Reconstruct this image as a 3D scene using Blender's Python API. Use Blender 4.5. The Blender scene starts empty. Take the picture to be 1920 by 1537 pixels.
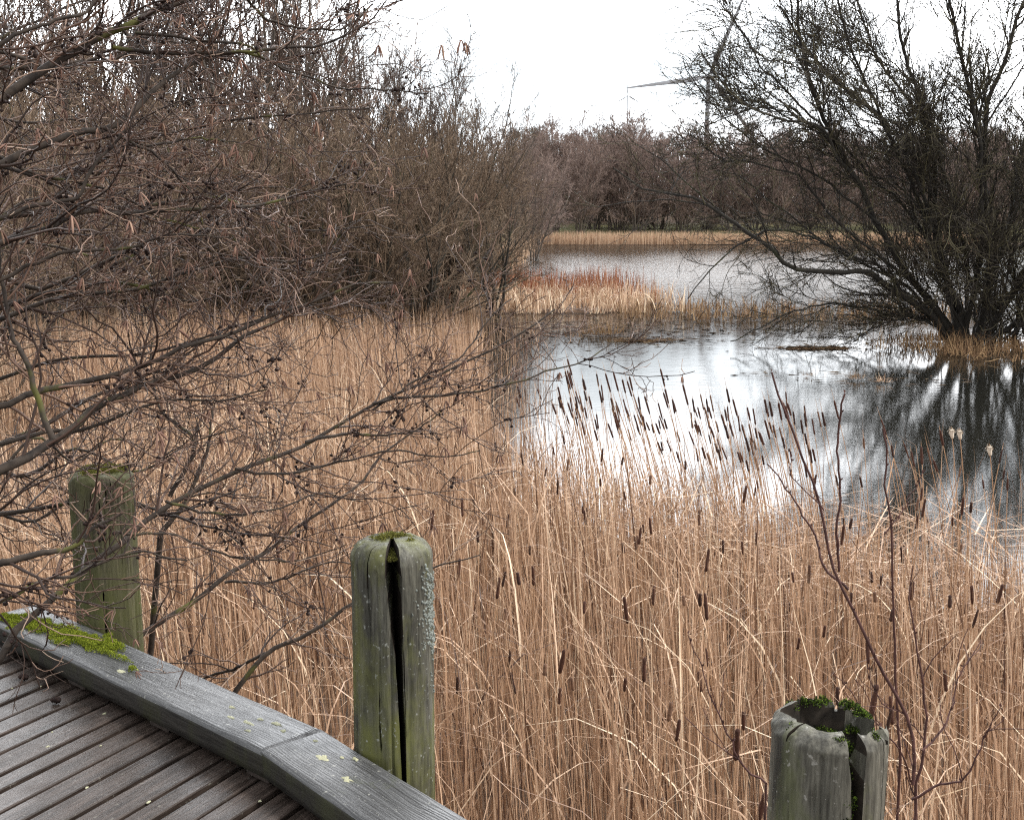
import bpy, bmesh, math, random
import numpy as np
from mathutils import Vector, Matrix
from mathutils import noise as mnoise

rng = np.random.default_rng(11)
random.seed(5)
scene = bpy.context.scene
COL = scene.collection
U = rng.uniform
PI = math.pi

# ------------------------------------------------------------------ camera
EYE = 3.0
F = 2200.0
TH = math.atan(368.5 / F)
cT, sT = math.cos(TH), math.sin(TH)


def at(px, py, Y):
    """world point seen at photo pixel (px, py) at distance Y"""
    cx = (px - 960) / F
    cy = (768.5 - py) / F
    t = Y / (cT + cy * sT)
    return (cx * t, Y, EYE + (-sT + cy * cT) * t)


cam_d = bpy.data.cameras.new("camera")
cam_d.sensor_width = 36
cam_d.lens = 36 * F / 1920
cam_d.clip_start = 0.05
cam_d.clip_end = 20000
cam = bpy.data.objects.new("camera", cam_d)
COL.objects.link(cam)
cam.location = (0, 0, EYE)
cam.rotation_euler = (PI / 2 - TH, 0, 0)
scene.camera = cam


# ------------------------------------------------------------------ materials
def mat(name):
    m = bpy.data.materials.new(name)
    m.use_nodes = True
    nt = m.node_tree
    b = nt.nodes["Principled BSDF"]
    return m, nt, b


def node(nt, kind, **kw):
    n = nt.nodes.new(kind)
    for k, v in kw.items():
        if k in n.inputs:
            n.inputs[k].default_value = v
        else:
            setattr(n, k, v)
    return n


def ramp(nt, fac, stops, interp="LINEAR"):
    r = nt.nodes.new("ShaderNodeValToRGB")
    r.color_ramp.interpolation = interp
    e = r.color_ramp.elements
    while len(e) < len(stops):
        e.new(0.5)
    for i, (p, c) in enumerate(stops):
        e[i].position = p
        e[i].color = (*c, 1) if len(c) == 3 else c
    nt.links.new(fac, r.inputs[0])
    return r.outputs[0]


def noise_tex(nt, scale, detail=4, rough=0.55, vec=None, stretch=None, dist=0.0):
    n = nt.nodes.new("ShaderNodeTexNoise")
    n.inputs["Scale"].default_value = scale
    n.inputs["Detail"].default_value = detail
    n.inputs["Roughness"].default_value = rough
    n.inputs["Distortion"].default_value = dist
    if vec is None:
        tc = nt.nodes.new("ShaderNodeTexCoord")
        vec = tc.outputs["Object"]
    if stretch:
        mp = nt.nodes.new("ShaderNodeMapping")
        mp.inputs["Scale"].default_value = stretch
        nt.links.new(vec, mp.inputs[0])
        vec = mp.outputs[0]
    nt.links.new(vec, n.inputs["Vector"])
    return n.outputs[0]


def mix(nt, fac, a, b, mode="MIX"):
    m = nt.nodes.new("ShaderNodeMix")
    m.data_type = "RGBA"
    m.blend_type = mode
    for sock, v in ((m.inputs[0], fac), (m.inputs[6], a), (m.inputs[7], b)):
        if isinstance(v, (int, float)):
            sock.default_value = v
        elif isinstance(v, tuple):
            sock.default_value = (*v, 1)
        else:
            nt.links.new(v, sock)
    return m.outputs[2]


def bump(nt, b, h, strength, dist=0.01):
    n = nt.nodes.new("ShaderNodeBump")
    n.inputs["Strength"].default_value = strength
    n.inputs["Distance"].default_value = dist
    nt.links.new(h, n.inputs["Height"])
    nt.links.new(n.outputs[0], b.inputs["Normal"])


def tone_material(name, stops, rough=0.8, transl=0.0, spec=0.2):
    """colour picked by the random per-piece 'tone' attribute"""
    m, nt, b = mat(name)
    a = nt.nodes.new("ShaderNodeAttribute")
    a.attribute_name = "tone"
    c = ramp(nt, a.outputs["Fac"], stops)
    nt.links.new(c, b.inputs["Base Color"])
    b.inputs["Roughness"].default_value = rough
    b.inputs["Specular IOR Level"].default_value = spec
    if transl:
        t = nt.nodes.new("ShaderNodeBsdfTranslucent")
        nt.links.new(c, t.inputs[0])
        s = nt.nodes.new("ShaderNodeMixShader")
        s.inputs[0].default_value = transl
        nt.links.new(b.outputs[0], s.inputs[1])
        nt.links.new(t.outputs[0], s.inputs[2])
        nt.links.new(s.outputs[0], nt.nodes["Material Output"].inputs[0])
    return m


def bark_material(name, c0, c1, moss=None, moss_amt=0.5, scale=14, tonevar=None):
    m, nt, b = mat(name)
    n = noise_tex(nt, scale, 5, 0.6)
    c = ramp(nt, n, [(0.3, c0), (0.7, c1)])
    if tonevar:
        a = nt.nodes.new("ShaderNodeAttribute")
        a.attribute_name = "tone"
        c2 = ramp(nt, a.outputs["Fac"], tonevar)
        c = mix(nt, 0.65, c, c2)
    if moss:
        n2 = noise_tex(nt, scale * 0.22, 3, 0.6)
        f = ramp(nt, n2, [(moss_amt, (0, 0, 0)), (moss_amt + 0.1, (1, 1, 1))])
        c = mix(nt, f, c, moss)
    nt.links.new(c, b.inputs["Base Color"])
    b.inputs["Roughness"].default_value = 0.75
    b.inputs["Specular IOR Level"].default_value = 0.25
    return m


M = {}
M["reed"] = tone_material("dry_reed", [(0.0, (0.065, 0.034, 0.025)), (0.22, (0.185, 0.104, 0.063)), (0.5, (0.42, 0.267, 0.168)),
                                       (0.75, (0.61, 0.420, 0.285)), (1.0, (0.85, 0.69, 0.50))], 0.5, 0.15, 0.35)
M["reed_far"] = tone_material("far_reed", [(0.0, (0.27, 0.17, 0.11)), (0.5, (0.46, 0.31, 0.205)), (1.0, (0.62, 0.46, 0.32))], 0.8, 0.2)
M["reed_russet"] = tone_material("russet_sedge", [(0.0, (0.13, 0.05, 0.03)), (0.6, (0.30, 0.12, 0.065)), (1.0, (0.42, 0.22, 0.12))], 0.8, 0.2)
M["reed_dark"] = tone_material("dark_sedge", [(0.0, (0.06, 0.035, 0.02)), (0.6, (0.22, 0.13, 0.07)), (1.0, (0.42, 0.28, 0.15))], 0.8, 0.2)
M["head"] = bark_material("cattail_head", (0.035, 0.015, 0.010), (0.085, 0.036, 0.024), scale=60)
M["fluff"] = bark_material("cattail_fluff", (0.45, 0.38, 0.30), (0.7, 0.62, 0.52), scale=60)
M["stalk"] = bark_material("cattail_stalk", (0.32, 0.19, 0.11), (0.48, 0.31, 0.19), scale=5)
M["limb"] = bark_material("alder_bark", (0.012, 0.009, 0.008), (0.062, 0.047, 0.036), (0.085, 0.085, 0.02), 0.58, 30)
M["twig"] = tone_material("alder_twig", [(0, (0.022, 0.013, 0.010)), (0.5, (0.075, 0.043, 0.031)), (0.8, (0.17, 0.10, 0.07)), (1, (0.45, 0.33, 0.25))], 0.55, spec=0.3)
M["cone"] = bark_material("alder_cone", (0.008, 0.005, 0.005), (0.035, 0.018, 0.014), scale=200)
M["catkin"] = tone_material("alder_catkin", [(0, (0.10, 0.055, 0.042)), (0.6, (0.22, 0.125, 0.095)), (1, (0.38, 0.25, 0.18))], 0.7)
M["willow_stem"] = bark_material("willow_bark", (0.012, 0.010, 0.009), (0.038, 0.033, 0.026), (0.04, 0.042, 0.018), 0.6, 3)
M["willow_twig"] = tone_material("willow_twig", [(0, (0.014, 0.010, 0.009)), (0.6, (0.042, 0.034, 0.025)), (1, (0.12, 0.105, 0.058))], 0.7)
M["sallow_stem"] = bark_material("sallow_bark", (0.018, 0.016, 0.012), (0.06, 0.05, 0.038), (0.055, 0.058, 0.02), 0.56, 3)
M["sallow_twig"] = tone_material("sallow_twig", [(0, (0.06, 0.042, 0.029)), (0.6, (0.165, 0.115, 0.079)), (1, (0.31, 0.225, 0.155))], 0.8)
M["tall_stem"] = bark_material("tall_alder_bark", (0.05, 0.042, 0.035), (0.14, 0.115, 0.092), scale=3)
M["tall_twig"] = tone_material("tall_alder_twig", [(0, (0.055, 0.041, 0.034)), (0.6, (0.13, 0.096, 0.077)), (1, (0.22, 0.165, 0.135))], 0.8)
M["far_stem"] = bark_material("far_bark", (0.07, 0.06, 0.05), (0.16, 0.13, 0.11), scale=2)
M["far_twig"] = tone_material("far_twig", [(0, (0.13, 0.095, 0.086)), (0.6, (0.24, 0.175, 0.152)), (1, (0.34, 0.255, 0.21))], 0.85)
M["pine_needles"] = tone_material("pine_needles", [(0, (0.02, 0.03, 0.02)), (1, (0.06, 0.075, 0.045))], 0.9)
M["red_twig"] = bark_material("red_bark", (0.035, 0.016, 0.014), (0.11, 0.052, 0.044), scale=40)
M["moss"] = tone_material("moss", [(0, (0.06, 0.08, 0.012)), (0.5, (0.19, 0.24, 0.02)), (1, (0.42, 0.45, 0.06))], 0.9, 0.2)
M["moss_dark"] = tone_material("dark_moss", [(0, (0.006, 0.006, 0.004)), (0.45, (0.022, 0.026, 0.010)), (0.7, (0.06, 0.10, 0.012)), (1, (0.17, 0.25, 0.03))], 0.9, 0.15)
M["moss_post"] = tone_material("post_moss", [(0, (0.05, 0.045, 0.015)), (0.5, (0.12, 0.12, 0.03)), (1, (0.27, 0.26, 0.06))], 0.9, 0.15)
M["leaf_litter"] = tone_material("floating_leaves", [(0, (0.02, 0.015, 0.01)), (0.7, (0.10, 0.06, 0.035)), (1, (0.20, 0.14, 0.08))], 0.6)


# ------------------------------------------------------------------ mesh helpers
def make_mesh(name, V, Q, material, tone=None, smooth=True, attrs=None):
    me = bpy.data.meshes.new(name)
    V = np.ascontiguousarray(V, dtype=np.float32)
    Q = np.ascontiguousarray(Q, dtype=np.int32)
    n = len(Q)
    k = Q.shape[1]
    me.vertices.add(len(V))
    me.vertices.foreach_set("co", V.ravel())
    me.loops.add(n * k)
    me.loops.foreach_set("vertex_index", Q.ravel())
    me.polygons.add(n)
    me.polygons.foreach_set("loop_start", np.arange(0, n * k, k, dtype=np.int32))
    me.update(calc_edges=True)
    me.polygons.foreach_set("use_smooth", np.full(n, smooth, dtype=bool))
    if tone is not None:
        a = me.attributes.new("tone", "FLOAT", "POINT")
        a.data.foreach_set("value", np.ascontiguousarray(tone, dtype=np.float32))
    for an, av in (attrs or {}).items():
        a = me.attributes.new(an, "FLOAT", "POINT")
        a.data.foreach_set("value", np.ascontiguousarray(av, dtype=np.float32))
    if material:
        me.materials.append(material)
    return me


class Acc:
    """collects pieces of one part, then links them as ONE mesh object"""

    def __init__(self):
        self.V, self.Q, self.T, self.n = [], [], [], 0

    def add(self, V, Q, T):
        self.V.append(V)
        self.Q.append(Q + self.n)
        self.T.append(T)
        self.n += len(V)

    def tubes(self, P, R, sides=3, tone=None):
        P = np.asarray(P, float)
        if P.ndim == 2:
            P = P[None]
        R = np.broadcast_to(np.asarray(R, float), P.shape[:2])
        N, K, _ = P.shape
        if N == 0:
            return
        T = np.gradient(P, axis=1)
        T /= np.linalg.norm(T, axis=2, keepdims=True) + 1e-9
        ref = rng.normal(size=(N, 1, 3))
        m = T.mean(axis=1, keepdims=True)
        ref = ref - (ref * m).sum(2, keepdims=True) * m
        u = np.cross(T, np.broadcast_to(ref, T.shape))
        u /= np.linalg.norm(u, axis=2, keepdims=True) + 1e-9
        v = np.cross(T, u)
        a = np.arange(sides) * 2 * PI / sides
        ring = (P[:, :, None, :] + R[:, :, None, None] * (np.cos(a)[None, None, :, None] * u[:, :, None, :] + np.sin(a)[None, None, :, None] * v[:, :, None, :]))
        V = ring.reshape(-1, 3)
        n_, k_, s_ = np.meshgrid(np.arange(N), np.arange(K - 1), np.arange(sides), indexing="ij")
        s2 = (s_ + 1) % sides
        base = n_ * K * sides
        Q = np.stack([base + k_ * sides + s_, base + k_ * sides + s2, base + (k_ + 1) * sides + s2, base + (k_ + 1) * sides + s_], -1).reshape(-1, 4)
        if tone is None:
            tone = U(0, 1, N)
        tone = np.broadcast_to(np.asarray(tone, float), (N,))
        self.add(V, Q, np.repeat(tone, K * sides))

    def ribbons(self, P, W, S, tone):
        """flat blades: centre lines P (N,K,3), half widths W (N,K), side vectors S (N,3)"""
        N, K, _ = P.shape
        A = P - W[:, :, None] * S[:, None, :]
        B = P + W[:, :, None] * S[:, None, :]
        V = np.stack([A, B], 2).reshape(-1, 3)
        n_, k_ = np.meshgrid(np.arange(N), np.arange(K - 1), indexing="ij")
        b = n_ * K * 2 + k_ * 2
        Q = np.stack([b, b + 1, b + 3, b + 2], -1).reshape(-1, 4)
        self.add(V, Q, np.repeat(tone, K * 2))

    def leaves(self, C, N_, length, width, tone):
        """small pointed leaf quads at C pointing along N_"""
        n = len(C)
        d = N_ / (np.linalg.norm(N_, axis=1, keepdims=True) + 1e-9)
        s = np.cross(d, rng.normal(size=(n, 3)))
        s /= np.linalg.norm(s, axis=1, keepdims=True) + 1e-9
        L = np.asarray(length).reshape(-1, 1) * np.ones((n, 1))
        W = np.asarray(width).reshape(-1, 1) * np.ones((n, 1))
        V = np.stack([C, C + d * L * 0.5 + s * W, C + d * L, C + d * L * 0.5 - s * W], 1).reshape(-1, 3)
        Q = np.arange(n * 4).reshape(n, 4)
        self.add(V, Q, np.repeat(tone, 4))

    def mesh(self, name, material, smooth=True):
        return make_mesh(name, np.concatenate(self.V), np.concatenate(self.Q), material, np.concatenate(self.T), smooth)

    def build(self, name, material, parent=None, smooth=True):
        return link(name, self.mesh(name, material, smooth), parent)


def link(name, me, parent=None):
    o = bpy.data.objects.new(name, me)
    COL.objects.link(o)
    if parent is not None:
        o.parent = parent
    return o


def tag(o, label=None, cat=None, group=None, kind=None):
    if label:
        o["label"] = label
    if cat:
        o["category"] = cat
    if group:
        o["group"] = group
    if kind:
        o["kind"] = kind
    return o


def empty(name, loc=(0, 0, 0), rz=0):
    o = bpy.data.objects.new(name, None)
    COL.objects.link(o)
    o.location = loc
    o.rotation_euler = (0, 0, rz)
    o.empty_display_size = 0.2
    return o


def copy_tree(o, parent=None):
    c = o.copy()
    COL.objects.link(c)
    if parent is not None:
        c.parent = parent
    for ch in list(o.children):
        copy_tree(ch, c)
    return c


def spline(pts, K=24):
    """Catmull-Rom through pts (n,3), K samples spread by arc length"""
    p = np.asarray(pts, float)
    p = np.vstack([2 * p[0] - p[1], p, 2 * p[-1] - p[-2]])
    out = []
    for i in range(1, len(p) - 2):
        t = np.linspace(0, 1, 12, endpoint=False)[:, None]
        a, b, c, d = p[i - 1], p[i], p[i + 1], p[i + 2]
        out.append(0.5 * ((2 * b) + (c - a) * t + (2 * a - 5 * b + 4 * c - d) * t ** 2 + (3 * b - a - 3 * c + d) * t ** 3))
    q = np.vstack(out + [p[-2][None]])
    s = np.r_[0, np.cumsum(np.linalg.norm(np.diff(q, axis=0), axis=1))]
    ss = np.linspace(0, s[-1], K)
    return np.stack([np.interp(ss, s, q[:, j]) for j in range(3)], 1)


def grow(P, R, n, t0, t1, ln, ang, K, trop=(0, 0, 0), wob=0.2, rr=0.6, rtip=0.002, rel=True, short=0.6, rmax=None, flat=0.0):
    """children along the parent tubes; returns (P2, R2)"""
    N, Kp, _ = P.shape
    n = np.broadcast_to(np.asarray(n), (N,))
    idx = np.repeat(np.arange(N), n)
    m = len(idx)
    t = U(t0, t1, m)
    tt = t * (Kp - 1)
    i = np.minimum(tt.astype(int), Kp - 2)
    f = (tt - i)[:, None]
    base = P[idx, i] * (1 - f) + P[idx, i + 1] * f
    T = P[idx, i + 1] - P[idx, i]
    T /= np.linalg.norm(T, axis=1, keepdims=True) + 1e-9
    r0 = (R[idx, i] * (1 - f[:, 0]) + R[idx, i + 1] * f[:, 0]) * rr
    if rmax:
        r0 = np.minimum(r0, rmax)
    r0 = np.maximum(r0, rtip * 1.15)
    q = rng.normal(size=(m, 3))
    q[:, 2] *= 1 - flat
    q -= (q * T).sum(1, keepdims=True) * T
    q /= np.linalg.norm(q, axis=1, keepdims=True) + 1e-9
    a = U(ang[0], ang[1], m)[:, None]
    d = np.cos(a) * T + np.sin(a) * q
    L = U(ln[0], ln[1], m)
    if rel:
        PL = np.linalg.norm(np.diff(P, axis=1), axis=2).sum(1)
        L = L * PL[idx]
    L = L * (1 - short * t)
    st = (L / (K - 1))[:, None]
    out = [base]
    trop = np.asarray(trop, float) / (K - 1)
    for k in range(K - 1):
        out.append(out[-1] + d * st)
        d = d + rng.normal(size=(m, 3)) * wob / math.sqrt(K - 1) * 1.2 + trop
        d /= np.linalg.norm(d, axis=1, keepdims=True) + 1e-9
    P2 = np.stack(out, 1)
    s = np.linspace(0, 1, K)[None, :]
    R2 = r0[:, None] * (1 - s) + rtip * s
    return P2, R2


def rings_mesh(rings, closed_ends=True):
    """rings (K,S,3) -> verts, tri/quads as two arrays"""
    K, S, _ = rings.shape
    V = rings.reshape(-1, 3)
    k_, s_ = np.meshgrid(np.arange(K - 1), np.arange(S), indexing="ij")
    s2 = (s_ + 1) % S
    Q = np.stack([k_ * S + s_, k_ * S + s2, (k_ + 1) * S + s2, (k_ + 1) * S + s_], -1).reshape(-1, 4)
    return V, Q


def pip(x, y, poly):
    """points in polygon, vectorised"""
    p = np.asarray(poly)
    inside = np.zeros(np.shape(x), bool)
    j = len(p) - 1
    for i in range(len(p)):
        xi, yi = p[i]
        xj, yj = p[j]
        c = ((yi > y) != (yj > y)) & (x < (xj - xi) * (y - yi) / (yj - yi + 1e-12) + xi)
        inside ^= c
        j = i
    return inside


def vnoise(x, y, s, seed=0):
    """cheap smooth value noise, vectorised"""
    r = np.random.default_rng(seed)
    g = r.uniform(0, 1, (64, 64))
    u, v = x / s, y / s
    i, j = np.floor(u).astype(int), np.floor(v).astype(int)
    fu, fv = u - i, v - j
    fu, fv = fu * fu * (3 - 2 * fu), fv * fv * (3 - 2 * fv)
    G = lambda a, b: g[a % 64, b % 64]
    return (G(i, j) * (1 - fu) + G(i + 1, j) * fu) * (1 - fv) + (G(i, j + 1) * (1 - fu) + G(i + 1, j + 1) * fu) * fv


# ------------------------------------------------------------------ ground and water
LAKE = [(10, 8.3), (6, 8.4), (3.9, 8.5), (3.0, 9.1), (2.2, 9.9), (1.4, 10.6), (0.75, 11.2), (0.35, 11.8), (-0.05, 13.0), (-0.3, 15), (-0.5, 20), (-0.7, 26), (-0.9, 31),
        (-1.0, 35), (0, 35.8), (2, 35.7), (3.6, 36.2), (4.3, 38.5), (4.2, 42), (3.4, 45), (1, 46), (-0.4, 48), (0.2, 60), (2.9, 113), (30, 115), (70, 116), (75, 20), (40, 8)]


def islet(x, y):
    return ((x - 12.9) / 4.4) ** 2 + ((y - 26.2) / 3.0) ** 2 < 1


def in_water(x, y):
    return pip(x, y, LAKE)


def height(x, y):
    h = np.where(in_water(x, y), -0.6, 0.05)
    far = np.clip((y - 117) * 0.085, 0, 5.2)
    left = np.clip((-x - 6) * 0.05, 0, 2.5) * np.clip((y - 24) / 20, 0, 1)
    return h + np.maximum(far, left) + 0.03 * vnoise(x, y, 1.3, 3)


gx = np.r_[[-4000, -1500, -500, -200, -100, -60, -40, -30], np.arange(-24, 26, 0.4), [28, 32, 38, 46, 60, 68, 74, 90, 120, 200, 500, 1500, 4000]]
gy = np.r_[[-200, -40, -10], np.arange(-2, 50, 0.4), np.arange(50, 180, 2.0), [190, 220, 300, 500, 1000, 3000, 9000]]
X, Y = np.meshgrid(gx, gy, indexing="ij")
Z = height(X, Y)
grass = np.clip((Y - 117) / 2, 0, 1) * (1 - np.clip((Y - 134) / 6, 0, 1))
nx, ny = X.shape
i_, j_ = np.meshgrid(np.arange(nx - 1), np.arange(ny - 1), indexing="ij")
b_ = i_ * ny + j_
m, nt, b = mat("marsh_ground")
n1 = noise_tex(nt, 6, 6, 0.7)
soil = ramp(nt, n1, [(0.3, (0.035, 0.022, 0.014)), (0.55, (0.11, 0.066, 0.04)), (0.75, (0.24, 0.15, 0.09))])
n2 = noise_tex(nt, 0.35, 5, 0.6)
gr = ramp(nt, n2, [(0.3, (0.08, 0.075, 0.03)), (0.7, (0.17, 0.16, 0.06))])
a = nt.nodes.new("ShaderNodeAttribute")
a.attribute_name = "grass"
nt.links.new(mix(nt, a.outputs["Fac"], soil, gr), b.inputs["Base Color"])
b.inputs["Roughness"].default_value = 0.95
bump(nt, b, n1, 0.6, 0.05)
g = link("ground", make_mesh("ground", np.stack([X, Y, Z], -1).reshape(-1, 3), np.stack([b_, b_ + ny, b_ + ny + 1, b_ + 1], -1).reshape(-1, 4), m,
                             attrs={"grass": grass.ravel()}))
tag(g, "boggy brown ground under the reeds rising to a green bank beyond the lake", "ground", kind="structure")

m, nt, b = mat("lake_water")
tc = nt.nodes.new("ShaderNodeTexCoord")
w1 = noise_tex(nt, 9.0, 3, 0.55, tc.outputs["Object"], (0.55, 1.0, 1.0))
w2 = noise_tex(nt, 1.6, 2, 0.5, tc.outputs["Object"], (0.6, 1.0, 1.0))
patch = noise_tex(nt, 0.11, 3, 0.55, tc.outputs["Object"], (0.7, 1.3, 1.0))
amt = ramp(nt, patch, [(0.42, (0.07, 0.07, 0.07)), (0.66, (0.45, 0.45, 0.45))])
hs = nt.nodes.new("ShaderNodeMath")
hs.operation = "ADD"
nt.links.new(w1, hs.inputs[0])
nt.links.new(w2, hs.inputs[1])
hm = nt.nodes.new("ShaderNodeMath")
hm.operation = "MULTIPLY"
nt.links.new(hs.outputs[0], hm.inputs[0])
sx = nt.nodes.new("ShaderNodeSeparateXYZ")
nt.links.new(tc.outputs["Object"], sx.inputs[0])
mr = nt.nodes.new("ShaderNodeMapRange")
mr.inputs[1].default_value = 34
mr.inputs[2].default_value = 60
mr.inputs[3].default_value = 0.0
mr.inputs[4].default_value = 5.0
nt.links.new(sx.outputs[1], mr.inputs[0])
ad = nt.nodes.new("ShaderNodeMath")
ad.operation = "ADD"
nt.links.new(amt, ad.inputs[0])
nt.links.new(mr.outputs[0], ad.inputs[1])
nt.links.new(ad.outputs[0], hm.inputs[1])
gl = nt.nodes.new("ShaderNodeBsdfGlossy")
gl.inputs["Roughness"].default_value = 0.07
df = nt.nodes.new("ShaderNodeBsdfDiffuse")
df.inputs[0].default_value = (0.012, 0.012, 0.010, 1)
fr_ = nt.nodes.new("ShaderNodeFresnel")
fr_.inputs[0].default_value = 4.2
ms = nt.nodes.new("ShaderNodeMixShader")
nt.links.new(fr_.outputs[0], ms.inputs[0])
nt.links.new(df.outputs[0], ms.inputs[1])
nt.links.new(gl.outputs[0], ms.inputs[2])
nt.links.new(ms.outputs[0], nt.nodes["Material Output"].inputs[0])
bn = nt.nodes.new("ShaderNodeBump")
bn.inputs["Strength"].default_value = 0.14
bn.inputs["Distance"].default_value = 0.04
nt.links.new(hm.outputs[0], bn.inputs["Height"])
nt.links.new(bn.outputs[0], gl.inputs["Normal"])
nt.links.new(bn.outputs[0], fr_.inputs["Normal"])

wx, wy = np.meshgrid(np.linspace(-3, 78, 4), np.linspace(2, 119, 4), indexing="ij")
i_, j_ = np.meshgrid(np.arange(3), np.arange(3), indexing="ij")
b_ = i_ * 4 + j_
wo = link("water", make_mesh("water", np.stack([wx, wy, wx * 0], -1).reshape(-1, 3), np.stack([b_, b_ + 4, b_ + 5, b_ + 1], -1).reshape(-1, 4), m))
tag(wo, "still lake reflecting the white sky and dark willow stems", "water", kind="structure")


# ------------------------------------------------------------------ reeds
def blades(acc, x, y, z, h, w, lean, az, bend, tone, kink=None, K=7, taper=2.2):
    """dry reed blades: base x,y,z, length h, half width w, lean angle and azimuth, bend = extra angle to the tip, kink = sudden fold at 55-80 %"""
    N = len(x)
    s = np.linspace(0, 1, K)
    mid = (s[:-1] + s[1:]) / 2
    A = lean[:, None] + bend[:, None] * mid[None, :] ** 2
    if kink is not None:
        kp = U(0.45, 0.85, N)
        A = A + kink[:, None] * (mid[None, :] > kp[:, None])
    dh = h[:, None] / (K - 1)
    rad = np.concatenate([np.zeros((N, 1)), np.cumsum(np.sin(A) * dh, 1)], 1)
    up = np.concatenate([np.zeros((N, 1)), np.cumsum(np.cos(A) * dh, 1)], 1)
    P = np.stack([x[:, None] + rad * np.cos(az)[:, None], y[:, None] + rad * np.sin(az)[:, None], z[:, None] + up], -1)
    P[:, :, 2] = np.maximum(P[:, :, 2], 0.04)
    W = w[:, None] * (1 - 0.93 * s[None, :] ** taper)
    sa = az + PI / 2 + rng.normal(0, 0.9, N)
    S = np.stack([np.cos(sa), np.sin(sa), rng.normal(0, 0.15, N)], -1)
    acc.ribbons(P, W, S, np.clip(tone, 0, 1))


def reed_patch(acc, x, y, hlo, hhi, wlo, whi, broken=0.25, tmean=0.55, tsd=0.2, lean=0.07, lean_az=None, arch=0.2, zb=0.02, hs=1.0):
    N = len(x)
    if N == 0:
        return
    h = U(hlo, hhi, N) * hs
    az = U(0, 2 * PI, N) if lean_az is None else np.where(U(0, 1, N) < 0.6, rng.normal(lean_az, 0.6, N), U(0, 2 * PI, N))
    ln = np.abs(rng.normal(0, lean, N))
    bd = np.abs(rng.normal(0, 0.12, N))
    ar = U(0, 1, N) < arch
    bd = np.where(ar, U(0.8, 2.3, N), bd)
    kk = np.where(U(0, 1, N) < broken, U(0.5, 2.3, N), 0)
    tone = rng.normal(tmean, tsd, N)
    tone = np.where(ar | (kk > 0), tone + 0.06, tone)
    blades(acc, x, y, np.full(N, zb), h, U(wlo, whi, N), ln, az, bd, tone, kk)


KF = [(-3.2, 5.187), (-1.56, 3.756), (-0.489, 2.823), (-0.099, 2.373), (0.75, 1.40), (3.0, -1.2)]   # outer edge of the boardwalk kerb


def beyond_kerb(x, y, margin):
    k = np.asarray(KF)
    return y > np.interp(x, k[:, 0], k[:, 1]) + margin


def scatter(n, x0, x1, y0, y1):
    return U(x0, x1, n), U(y0, y1, n)


bed = Acc()
# near bed, from the boardwalk to the open water; shorter and beaten down towards the water's edge
EDGE = np.array([(-3, 30), (-0.3, 15), (-0.05, 13.0), (0.35, 11.8), (0.75, 11.2), (1.4, 10.6), (2.2, 9.9), (3.0, 9.1), (3.9, 8.5), (6, 8.4), (10, 8.3)])


def edge_scale(x, y):
    d = np.interp(x, EDGE[:, 0], EDGE[:, 1]) - y
    return 0.50 + 0.5 * np.clip((d - 0.3) / 3.6, 0, 1) + 0.08 * (vnoise(x, y, 0.6, 21) - 0.5)


x, y = scatter(58000, -4.4, 7.5, 1.5, 15)
keep = (np.abs(x) < 0.46 * y + 0.5) & beyond_kerb(x, y, 0.22) & ~pip(x, y, LAKE)
dens = 0.62 + 0.5 * vnoise(x, y, 0.5, 9)
keep &= U(0, 1, len(x)) < dens
x, y = x[keep], y[keep]
hs = edge_scale(x, y)
k = U(0, 1, len(x))
s = k < 0.66
reed_patch(bed, x[s], y[s], 0.85, 1.5, 0.0015, 0.0040, 0.10, 0.43, 0.24, 0.06, PI, 0.05, hs=hs[s])
s = (k >= 0.66) & (k < 0.90)
reed_patch(bed, x[s], y[s], 0.9, 1.6, 0.0028, 0.0080, 0.35, 0.48, 0.26, 0.09, PI, 0.36, hs=hs[s])
s = k >= 0.90
reed_patch(bed, x[s], y[s], 0.5, 1.2, 0.003, 0.008, 0.55, 0.42, 0.28, 0.4, None, 0.4, hs=hs[s])
# long pale leaves arching over the rest
x, y = scatter(1200, -4.2, 7.5, 2.3, 13)
keep = (np.abs(x) < 0.48 * y + 0.6) & beyond_kerb(x, y, 0.3) & ~pip(x, y, LAKE) & (U(0, 1, len(x)) < vnoise(x, y, 0.9, 12) + 0.1)
x, y = x[keep], y[keep]
n = len(x)
blades(bed, x, y, np.full(n, 0.02), U(1.1, 1.8, n) * edge_scale(x, y), U(0.003, 0.0065, n), np.abs(rng.normal(0.05, 0.12, n)), U(0, 2 * PI, n), U(1.0, 2.9, n), rng.normal(0.78, 0.18, n), None, 9, 3.0)
# fallen stalks matted near the water line
x, y = scatter(5200, 0, 6.5, 5.8, 11.5)
keep = ~pip(x, y, LAKE) & pip(x + 1.0, y + 1.8, LAKE)
x, y = x[keep], y[keep]
n = len(x)
blades(bed, x, y, U(0.2, 0.72, n), U(0.4, 1.0, n), U(0.003, 0.006, n), U(1.0, 1.75, n), U(0, 2 * PI, n), U(-0.3, 0.5, n), rng.normal(0.58, 0.22, n), None, 5, 3.0)
# thin fringe leaning over the water
x, y = scatter(9000, -0.6, 5.2, 6.5, 14)
keep = pip(x + 0.3, y + 0.5, LAKE) & ~pip(x - 0.4, y - 0.75, LAKE) & (U(0, 1, len(x)) < 0.55 * vnoise(x, y, 0.4, 5) + 0.08)
reed_patch(bed, x[keep], y[keep], 0.7, 1.45, 0.0018, 0.0045, 0.2, 0.36, 0.22, 0.1, PI, 0.10, -0.05)
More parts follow.
